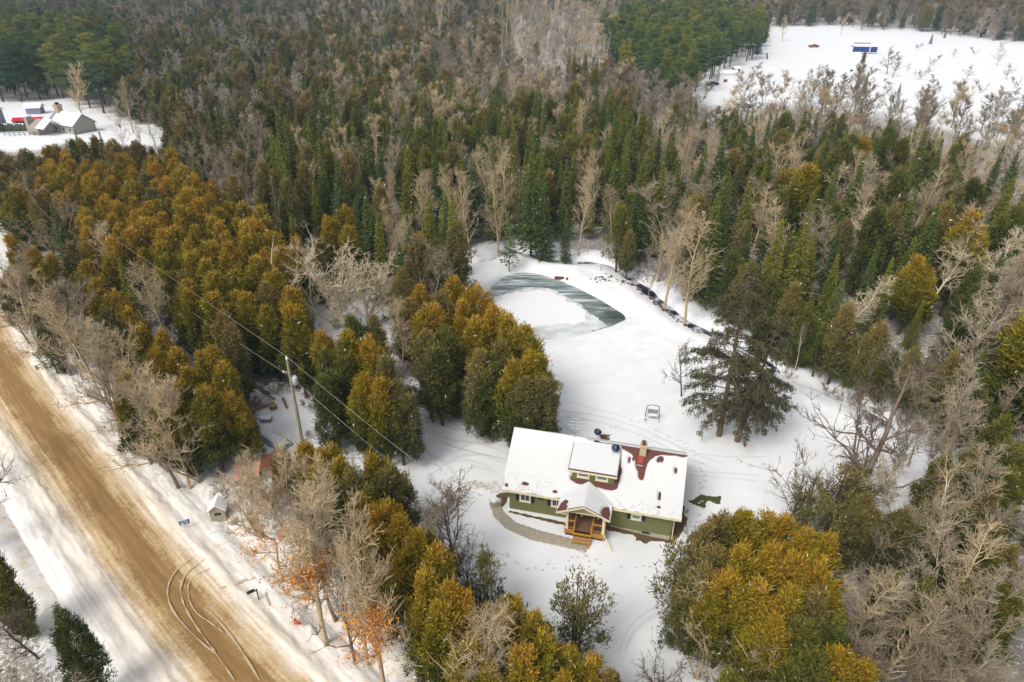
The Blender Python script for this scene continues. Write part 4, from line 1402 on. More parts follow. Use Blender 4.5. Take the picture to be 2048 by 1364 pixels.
def prism_segments(segs, k=3):
    """segs: list of (p0, p1, r0, r1) -> tapered k-sided prisms"""
    P0 = np.array([s[0] for s in segs], float)
    P1 = np.array([s[1] for s in segs], float)
    r0 = np.array([s[2] for s in segs])[:, None]
    r1 = np.array([s[3] for s in segs])[:, None]
    D = P1 - P0
    D /= np.linalg.norm(D, axis=1)[:, None] + 1e-9
    ref = np.where(np.abs(D[:, 2:3]) < .9, np.array([[0, 0, 1.0]]), np.array([[1.0, 0, 0]]))
    U = np.cross(D, ref)
    U /= np.linalg.norm(U, axis=1)[:, None] + 1e-9
    Wv = np.cross(D, U)
    rings = []
    for P_, r_ in ((P0, r0), (P1, r1)):
        for j in range(k):
            a = 2 * PI * j / k
            rings.append(P_ + (U * math.cos(a) + Wv * math.sin(a)) * r_)
    V = np.stack(rings, 1).reshape(-1, 3)
    n = len(segs)
    base = (np.arange(n) * 2 * k)[:, None]
    F = np.concatenate([base + np.array([[j, (j + 1) % k, k + (j + 1) % k, k + j]]) for j in range(k)], 0)
    return V, F


def rot_about(v, axis, a):
    axis = axis / (np.linalg.norm(axis) + 1e-9)
    return v * math.cos(a) + np.cross(axis, v) * math.sin(a) + axis * np.dot(axis, v) * (1 - math.cos(a))


def unit(v):
    return v / (np.linalg.norm(v) + 1e-9)


def trunk_segs(H, r, rng, lean=0.03, n=8, p=(0, 0, 0), top=.15):
    segs = []
    p = np.array(p, float)
    d = np.array([rng.normal() * lean, rng.normal() * lean, 1.0])
    for i in range(n):
        q = p + unit(d) * H / n
        segs.append((p, q, r * (1 - (1 - top) * i / n), r * (1 - (1 - top) * (i + 1) / n)))
        p = q
        d = d + rng.normal(size=3) * lean * .6
        d[2] = 1
    return segs


def cedar(seed, H=10.0, Rm=2.2, base=.12, clumps=250, per=62, open_=0.0, stems=1, size=1.0):
    rng = np.random.default_rng(seed)
    Cs, Ds, Ls, Ws = [], [], [], []
    bite = rng.uniform(0, 2 * PI)
    tops = [(0, 0, 1.0)]
    for _ in range(rng.integers(1, 4)):
        a = rng.uniform(0, 2 * PI)
        tops.append((Rm * .42 * math.cos(a), Rm * .42 * math.sin(a), rng.uniform(.72, .93)))
    for i in range(clumps):
        tx, ty, tk = tops[rng.integers(len(tops))]
        q = rng.uniform(0, 1) ** .85
        z = H * (base + (1 - base) * q) * tk
        prof = (1 - q) ** .50 * (.80 + .2 * math.sin(q * 9 + seed)) * (min(1, .55 + q * 3.2))
        if q < .12:
            prof *= .8
        rr = Rm * (1 if (tx, ty) == (0, 0) else .72) * prof * rng.uniform(.55, 1.08)
        a = rng.uniform(0, 2 * PI)
        rr *= 1 - .28 * max(0, math.cos(a - bite - q * 2)) ** 2 + .14 * math.sin(3 * a + seed + 4 * q)
        c = np.array([tx + rr * math.cos(a), ty + rr * math.sin(a), z])
        out = np.array([math.cos(a), math.sin(a), 0])
        n = int(per * rng.uniform(.6, 1.35))
        sr = rng.uniform(.20, .40) * size * (Rm / 2.2) ** .5
        pts = rng.normal(size=(n, 3)) * np.array([sr, sr, sr * 2.0]) * .60
        pts = pts[np.linalg.norm(pts, axis=1) < sr * 2.4]
        n = len(pts)
        Cs.append(c + pts)
        Ds.append(out * .5 + np.array([0, 0, .95]) + rng.normal(size=(n, 3)) * .45 + pts / sr * .35)
        Ls.append(rng.uniform(.24, .50, n) * size)
        Ws.append(rng.uniform(.045, .095, n) * size)
        if rng.random() < .5:      # upright plume at the clump tip
            m_ = 10
            Cs.append(c + out * sr * .6 + np.array([0, 0, sr * 1.1]) + rng.normal(size=(m_, 3)) * .09)
            Ds.append(np.array([0, 0, 1.0]) + out * .3 + rng.normal(size=(m_, 3)) * .3)
            Ls.append(rng.uniform(.2, .34, m_))
            Ws.append(rng.uniform(.05, .1, m_))
    C = np.concatenate(Cs)
    D = np.concatenate(Ds)
    V, F = sprays(C, D, np.concatenate(Ls), np.concatenate(Ws), rng)
    mi = (rng.random(len(F)) < .004).astype(int)
    segs = []
    for s_ in range(stems):
        off = (rng.normal() * .35 * (stems > 1), rng.normal() * .35 * (stems > 1), -.3)
        segs += trunk_segs(H * .93, .17 if stems == 1 else .12, rng, .03, 8, off, .1)
    for i in range(26):
        z = H * rng.uniform(.12, .85)
        a = rng.uniform(0, 2 * PI)
        L_ = Rm * .8 * (1 - z / H) + .3
        p0 = np.array([0, 0, z])
        p1 = p0 + np.array([math.cos(a) * L_, math.sin(a) * L_, L_ * .5])
        segs.append((p0, p1, .035, .012))
    TV, TF = prism_segments(segs, 5)
    return (TV, TF), (V, F, mi), None


def spruce(seed, H=14.0, Rm=1.9, base=.08, dens=1.0, droop=.25, sz=1.0, gap=0.0, power=1.0, wsp=.34):
    rng = np.random.default_rng(seed)
    Cs, Ds, Ls, Ws = [], [], [], []
    segs = trunk_segs(H * .97, .012 * H + .02, rng, .015, 8, (0, 0, -.3), .1)
    z = H * base
    while z < H * .985:
        q = (z - H * base) / (H * (1 - base))
        R0 = Rm * (1 - q) ** power * (.86 + .28 * rng.random()) + .10
        nb = int(rng.integers(6, 9)) if q < .85 else 5
        a0 = rng.uniform(0, 6)
        for b_ in range(nb):
            if rng.random() < gap:
                continue
            a = a0 + 2 * PI * b_ / nb + rng.normal() * .2
            L_ = R0 * rng.uniform(.72, 1.12)
            dr = droop * rng.uniform(.6, 1.4) * (1 - q * 1.3)
            n = max(4, int(L_ / .10 * dens * 1.9))
            s_ = rng.uniform(.12, 1, n) ** .8
            side = rng.normal(size=n) * .20 * L_ * (1.05 - s_) * .9
            out = np.array([math.cos(a), math.sin(a), 0])
            lat = np.array([-math.sin(a), math.cos(a), 0])
            pz = -dr * L_ * s_ + .25 * L_ * s_ * s_ * dr * 2
            c = out[None] * (L_ * s_)[:, None] + lat[None] * side[:, None]
            c[:, 2] = z + pz + rng.normal(size=n) * .05
            Cs.append(c)
            Ds.append(out[None] * .9 + lat[None] * np.sign(side)[:, None] * .7 + np.array([[0, 0, -.12 - .2 * dr]]) + rng.normal(size=(n, 3)) * .3)
            Ls.append(rng.uniform(.22, .42, n) * sz)
            Ws.append(rng.uniform(.07, .15, n) * sz)
            if L_ > .8:
                p0 = np.array([0, 0, z])
                segs.append((p0, p0 + out * L_ * .85 + np.array([0, 0, -dr * L_ * .5]), .03 * min(1, L_ / 2), .008))
        z += wsp * rng.uniform(.75, 1.2) * (1 - .35 * q)
    # leader
    n = 26
    C = np.stack([rng.normal(size=n) * .05, rng.normal(size=n) * .05, H * rng.uniform(.955, 1.0, n)], -1)
    Cs.append(C)
    Ds.append(rng.normal(size=(n, 3)) * .5 + np.array([0, 0, .8]))
    Ls.append(np.full(n, .25))
    Ws.append(np.full(n, .07))
    V, F = sprays(np.concatenate(Cs), np.concatenate(Ds), np.concatenate(Ls), np.concatenate(Ws), rng)
    mi = (rng.random(len(F)) < .006).astype(int)
    return prism_segments(segs, 4), (V, F, mi), None


def old_spruce(seed, H=18, Rm=5.2, base=.16, lean=(0, 0)):
    """open-grown conifer: long sagging limbs hung with needle curtains, sky showing between"""
    rng = np.random.default_rng(seed)
    Cs, Ds, Ls, Ws = [], [], [], []
    segs = []
    p = np.array([0, 0, -.3])
    tr = [p]
    for i in range(10):
        q = p + np.array([lean[0] * H / 10 + rng.normal() * .04, lean[1] * H / 10 + rng.normal() * .04, H / 10])
        segs.append((p, q, .32 * (1 - i / 10.5), .32 * (1 - (i + 1) / 10.5)))
        p = q
        tr.append(p)
    tr = np.array(tr)
    for i in range(90):
        q = rng.uniform(0, 1) ** .95
        f = base + (1 - base) * q
        c0 = np.array([np.interp(f * 10, range(11), tr[:, k_]) for k_ in range(3)])
        a = rng.uniform(0, 2 * PI)
        L_ = Rm * (1 - q) ** .62 * rng.uniform(.55, 1.05) * (.72 + .4 * min(1, q * 4)) + .35
        out = np.array([math.cos(a), math.sin(a), 0])
        lat = np.array([-math.sin(a), math.cos(a), 0])
        pts = []
        for s_ in np.linspace(0, 1, 6):
            pts.append(c0 + out * L_ * s_ + np.array([0, 0, L_ * (.12 * s_ - .42 * s_ * s_) * (1.1 - q)]))
        for j in range(5):
            segs.append((pts[j], pts[j + 1], .06 * (1 - j / 5.5), .06 * (1 - (j + 1) / 5.5)))
        ntw = int(8 + L_ * 4.6)
        for j in range(ntw):
            s_ = rng.uniform(.25, 1.0)
            k_ = min(4, int(s_ * 5))
            pp = pts[k_] + (pts[k_ + 1] - pts[k_]) * (s_ * 5 - k_)
            tw = lat * rng.choice([-1, 1]) * rng.uniform(.15, .9) * (1.25 - s_) + out * rng.uniform(0, .5)
            e_ = pp + tw + np.array([0, 0, -rng.uniform(.1, .55)])
            segs.append((pp, e_, .014, .006))
            n = int(rng.uniform(10, 20))
            tq = rng.uniform(.1, 1, n)[:, None]
            Cs.append(pp + (e_ - pp) * tq + rng.normal(size=(n, 3)) * np.array([.12, .12, .13]) - np.array([0, 0, .05]))
            Ds.append(np.array([0, 0, -.8]) + (e_ - pp) * .6 + rng.normal(size=(n, 3)) * .5)
            Ls.append(rng.uniform(.16, .34, n))
            Ws.append(rng.uniform(.05, .11, n))
    V, F = sprays(np.concatenate(Cs), np.concatenate(Ds), np.concatenate(Ls), np.concatenate(Ws), rng)
    return prism_segments(segs, 5), (V, F, np.zeros(len(F), int)), None


def pine(seed, H=20, Rm=4.2, base=.30):
    rng = np.random.default_rng(seed)
    Cs, Ds, Ls, Ws = [], [], [], []
    segs = trunk_segs(H * .97, .30, rng, .02, 9, (0, 0, -.3), .12)
    for i in range(58):
        q = rng.uniform(0, 1)
        z = H * (base + (1 - base) * q)
        a = rng.uniform(0, 2 * PI)
        L_ = Rm * (1 - q) ** .55 * rng.uniform(.45, 1.1) * (.6 + .5 * min(1, q * 3)) + .5
        out = np.array([math.cos(a), math.sin(a), 0])
        lat = np.array([-math.sin(a), math.cos(a), 0])
        up = .18 + .5 * q
        segs.append((np.array([0, 0, z - .3]), np.array([0, 0, z - .3]) + out * L_ + np.array([0, 0, L_ * up]), .07 * (1.1 - q), .015))
        for j in range(max(3, int(L_ * 2.6))):
            s_ = rng.uniform(.35, 1.02)
            c = np.array([0, 0, z - .3]) + out * L_ * s_ + lat * rng.normal() * .42 * L_ * .5 * (1.2 - s_) + np.array([0, 0, L_ * up * s_])
            n = int(rng.uniform(34, 58))
            pts = rng.normal(size=(n, 3)) * np.array([.42, .42, .17])
            Cs.append(c + pts)
            Ds.append(out * .5 + np.array([0, 0, .7]) + rng.normal(size=(n, 3)) * .6 + pts)
            Ls.append(rng.uniform(.24, .46, n))
            Ws.append(rng.uniform(.07, .14, n))
    V, F = sprays(np.concatenate(Cs), np.concatenate(Ds), np.concatenate(Ls), np.concatenate(Ws), rng)
    return prism_segments(segs, 5), (V, F, (rng.random(len(F)) < .002).astype(int)), None


def bare(seed, H=12.0, form='poplar', twigs=1.0, r=.17, leaf=0.0, leafz=(0, .6), lean=(0, 0), crook=1.0, tw=.014):
    """leafless broadleaf: trunk and limbs in one part, finer wood in the other; form gives the habit"""
    rng = np.random.default_rng(seed)
    big, small, tips = [], [], []
    F_ = {'poplar': dict(cb=.30, n1=22, a1=42, L1=.26, up=.35, n2=6, n3=5, lead=1),
          'maple': dict(cb=.22, n1=15, a1=46, L1=.46, up=.30, n2=8, n3=6, lead=0),
          'vase': dict(cb=.10, n1=12, a1=34, L1=.70, up=.22, n2=9, n3=6, lead=0),
          'oak': dict(cb=.28, n1=12, a1=62, L1=.42, up=.20, n2=8, n3=6, lead=1),
          'pole': dict(cb=.52, n1=12, a1=38, L1=.16, up=.4, n2=5, n3=4, lead=1)}[form]

    def limb(p, d, L_, r0, lvl, n, wig, up):
        """returns sample points along the limb"""
        pts = [(p, d, r0)]
        for i in range(n):
            d = unit(d + rng.normal(size=3) * wig + np.array([0, 0, up * .3]))
            q = p + d * L_ / n
            r1 = max(tw * .4, r0 * (1 - .8 * (i + 1) / n))
            rc = max(tw * .5, r0 * (1 - .8 * i / n))
            (big if lvl <= 1 else small).append((p, q, rc, r1))
            p = q
            pts.append((p, d, r1))
        return pts

    d0 = np.array([lean[0], lean[1], 1.0])
    tl = H * (.98 if F_['lead'] else .62)
    nT = 9
    trunk = limb(np.array([0, 0, -.3]), unit(d0), tl, r, 0, nT, .05 * crook, .10)
    if form == 'vase':
        for k_ in range(3):
            a = rng.uniform(0, 2 * PI)
            trunk += limb(np.array([0, 0, -.2]), unit(np.array([math.cos(a) * .45, math.sin(a) * .45, 1])), H * .75, r * .7, 0, nT, .08, .1)[2:]
    if not F_['lead']:
        for k_ in range(3):
            p, d, rr = trunk[-1 - k_]
            a = rng.uniform(0, 2 * PI)
            trunk += limb(p, unit(d + np.array([math.cos(a), math.sin(a), .3]) * .45), H * .36, rr + .03, 1, 5, .08, .2)[1:]
    cand = [t_ for t_ in trunk if t_[0][2] > H * F_['cb']]
    for i in range(F_['n1']):
        p, d, rr = cand[rng.integers(len(cand))]
        p = p - d * rng.uniform(0, tl / nT)
        q = np.clip(p[2] / H, 0, 1)
        a = rng.uniform(0, 2 * PI)
        ang = math.radians(F_['a1'] * rng.uniform(.7, 1.25))
        dd = unit(np.array([math.cos(a) * math.sin(ang), math.sin(a) * math.sin(ang), math.cos(ang)]))
        L1 = H * F_['L1'] * (1.15 - .75 * q) * rng.uniform(.6, 1.15)
        l1 = limb(p, dd, L1, max(.03, min(rr, r * .5) * .7), 1, 5, .13 * crook, F_['up'])
        for j in range(F_['n2']):
            p2, d2, r2 = l1[rng.integers(1, len(l1))]
            d2 = unit(d2 + rng.normal(size=3) * .55 + np.array([0, 0, .15]))
            L2 = L1 * rng.uniform(.25, .55)
            l2 = limb(p2, d2, L2, max(tw * 1.5, r2 * .6), 2, 3, .16 * crook, F_['up'])
            for k_ in range(int(F_['n3'] * twigs)):
                p3, d3, r3 = l2[rng.integers(0, len(l2))]
                d3 = unit(d3 + rng.normal(size=3) * .5 + np.array([0, 0, .15]))
                L3 = rng.uniform(.35, .95) * (H / 12) ** .5
                l3 = limb(p3, d3, L3, tw, 3, 2, .2, .2)
                tips.append(l3[-1])
                if rng.random() < .6:
                    d4 = unit(d3 + rng.normal(size=3) * .6)
                    limb(l3[1][0], d4, L3 * .5, tw * .8, 3, 1, .1, .1)
    b_ = prism_segments(big, 5)
    s_ = prism_segments(small, 3)
    lf = None
    if leaf:
        tp = np.array([t_[0] for t_ in tips])
        m_ = (tp[:, 2] > H * leafz[0]) & (tp[:, 2] < H * leafz[1])
        tp = tp[m_]
        n = int(len(tp) * 5 * leaf)
        C = tp[rng.integers(0, len(tp), n)] + rng.normal(size=(n, 3)) * .22
        lf = sprays(C, rng.normal(size=(n, 3)) + np.array([0, 0, -.6]), rng.uniform(.11, .20, n), rng.uniform(.07, .12, n), rng)
        lf = (lf[0], lf[1], np.zeros(n, int))
    return b_, (s_[0], s_[1], np.zeros(len(s_[1]), int)), lf


TPL = {}
FARK = {}


def add_tpl(kind, data, m_trunk, m_crown, m_leaf=None, names=('trunk', 'crown')):
    """stores part meshes for near trees and a merged mesh for small far ones"""
    (TV, TF), (CV, CF, mi), lf = data
    tm_ = np_mesh(names[0], TV, TF, [m_trunk])
    cmats = [m_crown, M['leaf_snow']]
    cm_ = np_mesh(names[1], CV, CF, cmats, mi)
    parts = [(names[0], tm_), (names[1], cm_)]
    Vs, Fs, Ms = [TV, CV], [TF, CF + len(TV)], [np.zeros(len(TF), int), mi + 1]
    mats = [m_trunk, m_crown, M['leaf_snow']]
    if lf is not None:
        lm_ = np_mesh('dry_leaves', lf[0], lf[1], [m_leaf])
        parts.append(('dry_leaves', lm_))
        Fs.append(lf[1] + len(TV) + len(CV))
        Vs.append(lf[0])
        Ms.append(np.full(len(lf[1]), 3))
        mats.append(m_leaf)
    jm = np_mesh(kind + '_whole', np.concatenate(Vs), np.concatenate(Fs), mats, np.concatenate(Ms))
    H_ = float(max(CV[:, 2].max(), TV[:, 2].max()))
    TPL.setdefault(kind, []).append((parts, jm, H_))


BR = ('trunk', 'branches')
M['bark_mid'] = bark_mat('roadside_bark', (0.15, 0.105, 0.075), (0.27, 0.20, 0.15))
M['bark_farbrown'] = bark_mat('far_brown_twigs', (0.21, 0.165, 0.11), (0.35, 0.285, 0.205))
M['bark_fargrey'] = bark_mat('far_grey_twigs', (0.27, 0.235, 0.18), (0.43, 0.38, 0.305))
M['bark_dry'] = bark_mat('dull_brown_bark', (0.13, 0.095, 0.07), (0.24, 0.18, 0.135))
for i in range(5):
    add_tpl('cedar_ochre', cedar(100 + i, 10, [2.0, 2.3, 1.8, 2.4, 2.1][i], [.14, .22, .16, .10, .25][i], 260, 66), M['bark_dark'], M['cedar_ochre'])
for i in range(3):
    add_tpl('cedar_brown', cedar(120 + i, 10, [2.1, 2.4, 1.9][i], [.1, .2, .15][i], 240, 60), M['bark_dark'], M['cedar_brown'])
for i in range(3):
    add_tpl('cedar_green', cedar(130 + i, 10, [2.0, 2.3, 2.2][i], [.08, .18, .12][i], 240, 60), M['bark_dark'], M['cedar_green'])
for i in range(2):
    add_tpl('cedar_thin', cedar(140 + i, 8, 2.7, .16, 150, 20, stems=4), M['bark_dark'], M['cedar_brown'])
for i in range(4):
    add_tpl('spruce_green', spruce(200 + i, 14, [2.2, 1.8, 2.5, 1.6][i], [.06, .1, .12, .05][i]), M['bark_dark'], M['spruce_green'])
for i in range(3):
    add_tpl('spruce_yellow', spruce(220 + i, 14, [2.1, 1.8, 2.4][i], [.06, .1, .08][i], droop=.1), M['bark_dark'], M['spruce_yellow'])
add_tpl('spruce_open', spruce(240, 8, 1.35, .18, .8, .05, gap=.25, wsp=.4), M['bark_grey'], M['spruce_green'])
for i in range(2):
    add_tpl('spruce_dead', spruce(250 + i, 13, 1.3, .15, .55, .2, gap=.35), M['bark_brown'], M['dead_brown'])
add_tpl('tamarack', spruce(255, 14, 1.7, .12, .7, .05, gap=.15), M['bark_brown'], M['cedar_brown'])
add_tpl('old_spruce', old_spruce(261, 18, 5.0), M['bark_mid'], M['spruce_old'])
add_tpl('old_spruce_lean', old_spruce(263, 13.5, 3.9, .22, (.14, .02)), M['bark_mid'], M['spruce_old'])
for i in range(3):
    add_tpl('pine', pine(270 + i, 20, [4.0, 4.6, 3.6][i]), M['bark_dark'], M['pine'])
for i in range(3):
    add_tpl('bare_tan', bare(300 + i, 13, 'poplar', 1.1, tw=.023), M['bark_tan'], M['bark_tan'], names=BR)
for i in range(2):
    add_tpl('bare_grey', bare(310 + i, 12, ['maple', 'poplar'][i], 1.2, tw=.024), M['bark_grey'], M['bark_grey'], names=BR)
for i in range(2):
    add_tpl('bare_brown', bare(320 + i, 11, ['maple', 'vase'][i], 1.2, tw=.023), M['bark_brown'], M['bark_brown'], names=BR)
for i in range(2):
    add_tpl('bare_pale', bare(330 + i, 14, 'poplar', .9, crook=1.5, tw=.016), M['bark_pale'], M['bark_tan'], names=BR)
add_tpl('bare_pole', bare(335, 15, 'pole', 1.0, .13), M['bark_pale'], M['bark_fargrey'], names=BR)
add_tpl('bare_vase', bare(340, 10, 'vase', 1.5, .16, tw=.025), M['bark_tan'], M['bark_tan'], names=BR)
add_tpl('bare_vase', bare(341, 9, 'vase', 1.4, .15, tw=.024), M['bark_tan'], M['bark_tan'], names=BR)
add_tpl('bare_cream', bare(343, 10, 'vase', 2.6, .18, tw=.028), M['bark_pale'], M['bark_pale'], names=BR)
add_tpl('bare_cream', bare(344, 13, 'poplar', 1.2, .2, tw=.025, crook=1.7), M['bark_pale'], M['bark_pale'], names=BR)
add_tpl('bare_road', bare(345, 12, 'maple', 1.9, .22, lean=(-.03, .02), tw=.024), M['bark_mid'], M['bark_tan'], names=BR)
add_tpl('bare_road', bare(346, 12, 'maple', 1.5, .20, lean=(-.04, .02), tw=.024), M['bark_mid'], M['bark_grey'], names=BR)
add_tpl('bare_dark', bare(350, 10, 'oak', 1.1, .18, crook=1.5, tw=.024), M['bark_black'], M['bark_dry'], names=BR)
add_tpl('bare_dark_vase', bare(352, 10, 'vase', 1.1, .16, crook=1.1, tw=.026), M['bark_black'], M['bark_dry'], names=BR)
add_tpl('bare_oak', bare(355, 13, 'oak', 1.0, .32, crook=1.9, tw=.026), M['bark_dry'], M['bark_dry'], names=BR)
add_tpl('beech', bare(360, 10, 'maple', 1.2, .18, 1.4, (.05, .8), tw=.022), M['bark_tan'], M['bark_tan'], M['beech'], names=BR)
add_tpl('beech', bare(361, 11, 'poplar', 1.2, .18, 1.4, (.0, .6), tw=.022), M['bark_tan'], M['bark_tan'], M['beech'], names=BR)
for i in range(2):
    add_tpl('shrub', bare(370 + i, 3, 'vase', .8, .03, tw=.016), M['bark_mid'], M['bark_mid'], names=BR)

for i in range(2):
    add_tpl('far_brown', bare(380 + i, 12, ['maple', 'poplar'][i], 1.0, tw=.036), M['bark_farbrown'], M['bark_farbrown'], names=BR)
    add_tpl('far_grey', bare(384 + i, 12, ['maple', 'poplar'][i], 1.0, tw=.036), M['bark_fargrey'], M['bark_fargrey'], names=BR)
    add_tpl('far_tan', bare(388 + i, 13, ['poplar', 'maple'][i], 1.0, tw=.036), M['bark_tan'], M['bark_tan'], names=BR)
FARK = dict(bare_brown='far_brown', bare_grey='far_grey', bare_tan='far_tan', bare_pale='far_tan')
KNAME = dict(cedar_ochre='cedar_tree', cedar_brown='cedar_tree', cedar_green='cedar_tree', cedar_thin='cedar_tree', spruce_green='spruce_tree', spruce_yellow='spruce_tree', spruce_open='spruce_tree', spruce_dead='spruce_tree',
             tamarack='larch_tree', old_spruce='old_spruce_tree', old_spruce_lean='old_spruce_tree', pine='pine_tree', shrub='bare_shrub', beech='beech_tree')
DESC = dict(bare_cream='cream-coloured bare tree', cedar_ochre='bronze-ochre cedar', cedar_brown='brownish green cedar', cedar_green='dark green cedar', cedar_thin='thin see-through cedar', spruce_green='narrow green spruce', spruce_yellow='yellow-green spruce', spruce_open='small open spruce',
            spruce_dead='reddish dead spruce', tamarack='tan larch', old_spruce='broad old spruce', old_spruce_lean='leaning old spruce', pine='tall blue-green pine', bare_tan='bare tan poplar', bare_grey='bare grey tree', bare_brown='bare brown tree',
            bare_pale='bare pale-barked tree', far_brown='fuzzy brown bare tree', far_grey='fuzzy grey bare tree', far_tan='fuzzy tan bare tree',
            bare_pole='slim pale-stemmed bare tree', bare_vase='bare many-stemmed tan tree', bare_road='leaning bare grey tree', bare_dark='small dark bare tree', bare_dark_vase='dark bare tree with fanning stems',
            bare_oak='bare brown tree with crooked limbs', beech='beech with orange leaves', shrub='low bare shrub')


def kname(k_):
    return KNAME.get(k_, 'bare_tree')


def place(kind, x, y, h, rz=None, wide=1.0, v=None, label=None, group=None, parts=True, z=None, lean=None):
    tl_ = TPL[kind]
    parts_, jm, H_ = tl_[(R.randrange(len(tl_)) if v is None else v % len(tl_))]
    s_ = h / H_
    nm_ = kname(kind)
    rz = R.uniform(0, 2 * PI) if rz is None else rz
    z = gh(x, y) - .05 if z is None else z
    if parts:
        o = empty(nm_, (x, y, z), rz)
        for pn, pm in parts_:
            link_mesh(pn, pm, o)
    else:
        o = link_mesh(nm_, jm)
        o.location = (x, y, z)
        o.rotation_euler = (0, 0, rz)
    if lean:
        o.rotation_euler = (lean[0], lean[1], 0)
        o.rotation_euler = (Euler((0, 0, rz)).to_matrix() if False else (Euler((lean[0], lean[1], 0)).to_matrix() @ Euler((0, 0, rz)).to_matrix())).to_euler()
    o.scale = (s_ * wide, s_ * wide, s_)
    cat = nm_.replace('_', ' ')
    tag(o, label, 'shrub' if 'shrub' in nm_ else 'tree', group)
    TREES.append((x, y, h, kind, o))
    return o


TREES = []


def hb(bx, by, ty):
    """height of something standing at photo point (bx, by) whose top reaches photo row ty"""
    x, y, _ = P(bx, by)
    dep = math.atan((ty - 682) / FPX) + PITCH
    return CAM_H - y * math.tan(dep)


def MT(kind, bx, by, ty, label, wide=1.0, v=0, rz=None, lean=None):
    """tree by its foot"""
    x, y, _ = P(bx, by)
    return place(kind, x, y, hb(bx, by, ty), R.uniform(0, 6.3) if rz is None else rz, wide, v, label, lean=lean)


def TT(kind, tx, ty, h, label, wide=1.0, v=None, rz=None, lean=None):
    """tree by its top"""
    x, y, _ = P(tx, ty, h)
    if lean:                       # lean moves the top off the foot
        x -= h * math.sin(lean[1])
        y += h * math.sin(lean[0])
    return place(kind, x, y, h, rz, wide, v, label, lean=lean)


# ------------------------------------------------------------------ trees one can single out
MT('old_spruce', 1438, 870, 540, 'tall broad old spruce with grey drooping limbs alone on the lawn', 1.0)
MT('old_spruce_lean', 1474, 882, 640, 'leaning old spruce right behind the tall broad one on the lawn', 1.0, rz=0)
MT('bare_dark', 1363, 792, 668, 'small dark bare tree with weeping twigs left of the lawn spruces', .9, rz=1.0)
MT('spruce_open', 1018, 542, 424, 'small solitary spruce on the snowy rim behind the pond', 1.0, rz=1)
MT('spruce_green', 1085, 520, 345, 'green spruce on the stream bank right of the solitary spruce', 1.05, 0)
MT('spruce_green', 1062, 515, 300, 'tall green spruce standing directly behind the stream bank spruces', 1.0, 2)
MT('spruce_green', 1130, 520, 400, 'shorter open spruce with snow round it beside the dark stream bend', .9, 1)
MT('cedar_green', 1232, 545, 400, 'rounded dark green conifer where the stream leaves the pond clearing', 1.0, 1)
MT('cedar_brown', 1252, 560, 455, 'brownish conifer with broken lower twigs at the stream bend', .9, 1)
for q_ in ((924, 522, 312, 'left one of the twin tall bare poplars behind the pond', 0), (943, 527, 328, 'right one of the twin tall bare poplars behind the pond', 1), (997, 505, 312, 'slim bare poplar just left of the solitary pond spruce', 2), (861, 491, 325, 'tan bare poplar left of the twin tall poplars', 1),
           (848, 490, 345, 'shorter tan poplar close behind the one left of the twins', 2), (795, 505, 368, 'thin bare poplar at the far left of the pond poplars', 0), (831, 519, 405, 'small crooked pale tree between the leftmost pond poplars', 2), (1156, 512, 322, 'tall bare poplar standing alone among spruces behind the stream', 1)):
    MT('bare_tan' if q_[0] != 831 else 'bare_pale', q_[0], q_[1], q_[2], q_[3], .95, q_[4])
MT('bare_vase', 868, 545, 480, 'low bare twiggy tree at the left end of the pond bank', 1.0, 1)
MT('bare_tan', 1329, 614, 375, 'left one of two tall tan birches beside the stony stream', 1.0, 0)
MT('bare_tan', 1369, 651, 420, 'right one of two tall tan birches beside the stony stream', 1.15, 2)
MT('bare_brown', 1297, 590, 490, 'small bare brown tree left of the stream birches', .9, 0)
MT('bare_pole', 1583, 762, 640, 'slim forked bare tree at the edge of the dark stream pool', .8, 0)
MT('bare_cream', 672, 655, 438, 'large pale many-stemmed bare tree above the cedars left of the pond', 1.45, 0)
MT('bare_cream', 734, 645, 478, 'pale bare tree right of the largest many-stemmed one', 1.4, 0)
MT('bare_cream', 632, 640, 468, 'pale bare tree left of the largest many-stemmed one', 1.2, 0, rz=2.2)
MT('bare_tan', 805, 758, 578, 'tan bare tree rising between the cedars in the middle of the picture', 1.0, 1)
MT('bare_dark_vase', 1582, 1035, 800, 'dark bare tree with fanning stems on the snow right of the house', 1.05, 0, rz=.8)
MT('bare_oak', 1692, 1045, 688, 'bare brown tree with crooked limbs standing on the open snow at right', .95, 0, rz=2.0)
MT('bare_grey', 1765, 990, 830, 'slight bare grey tree right of the crooked brown one', .9, 1)
MT('bare_dark', 918, 1150, 925, 'dark bare tree reaching over the curved front path', 1.1, 0, rz=2.4)
MT('bare_dark_vase', 935, 1170, 990, 'dark bare tree with forking stems just left of the front path', .8, 0, rz=4)
TT('bare_grey', 850, 950, 9, 'grey-green bare tree hiding the left drive corner', 1.2, 0)
TT('bare_grey', 905, 1010, 9, 'bushy grey bare tree next to the dark one by the path', 1.2, 0)
MT('cedar_thin', 1160, 1300, 1125, 'thin see-through cedar alone on the snow below the house', 1.15, 0)
TT('cedar_thin', 968, 1090, 8, 'pointed thin cedar left of the lower yard', 1.0, 1)
TT('spruce_green', 1575, 1285, 6, 'small bright green spruce at the bottom edge right of centre', 1.4, 0)
TT('bare_vase', 1430, 1180, 8.5, 'wide pinkish bare shrubby tree at the bottom right of the yard', 1.35, 0)
TT('bare_vase', 1500, 1195, 8, 'bare twiggy tree right of the wide pinkish one', 1.15, 1)
TT('bare_dark_vase', 1340, 1260, 6, 'low dark leafless tree at the bottom of the yard', 1.2, 0)
TT('bare_dark_vase', 1372, 1090, 5, 'sapling with thin dark stems beside the right cedars', .6, 0)

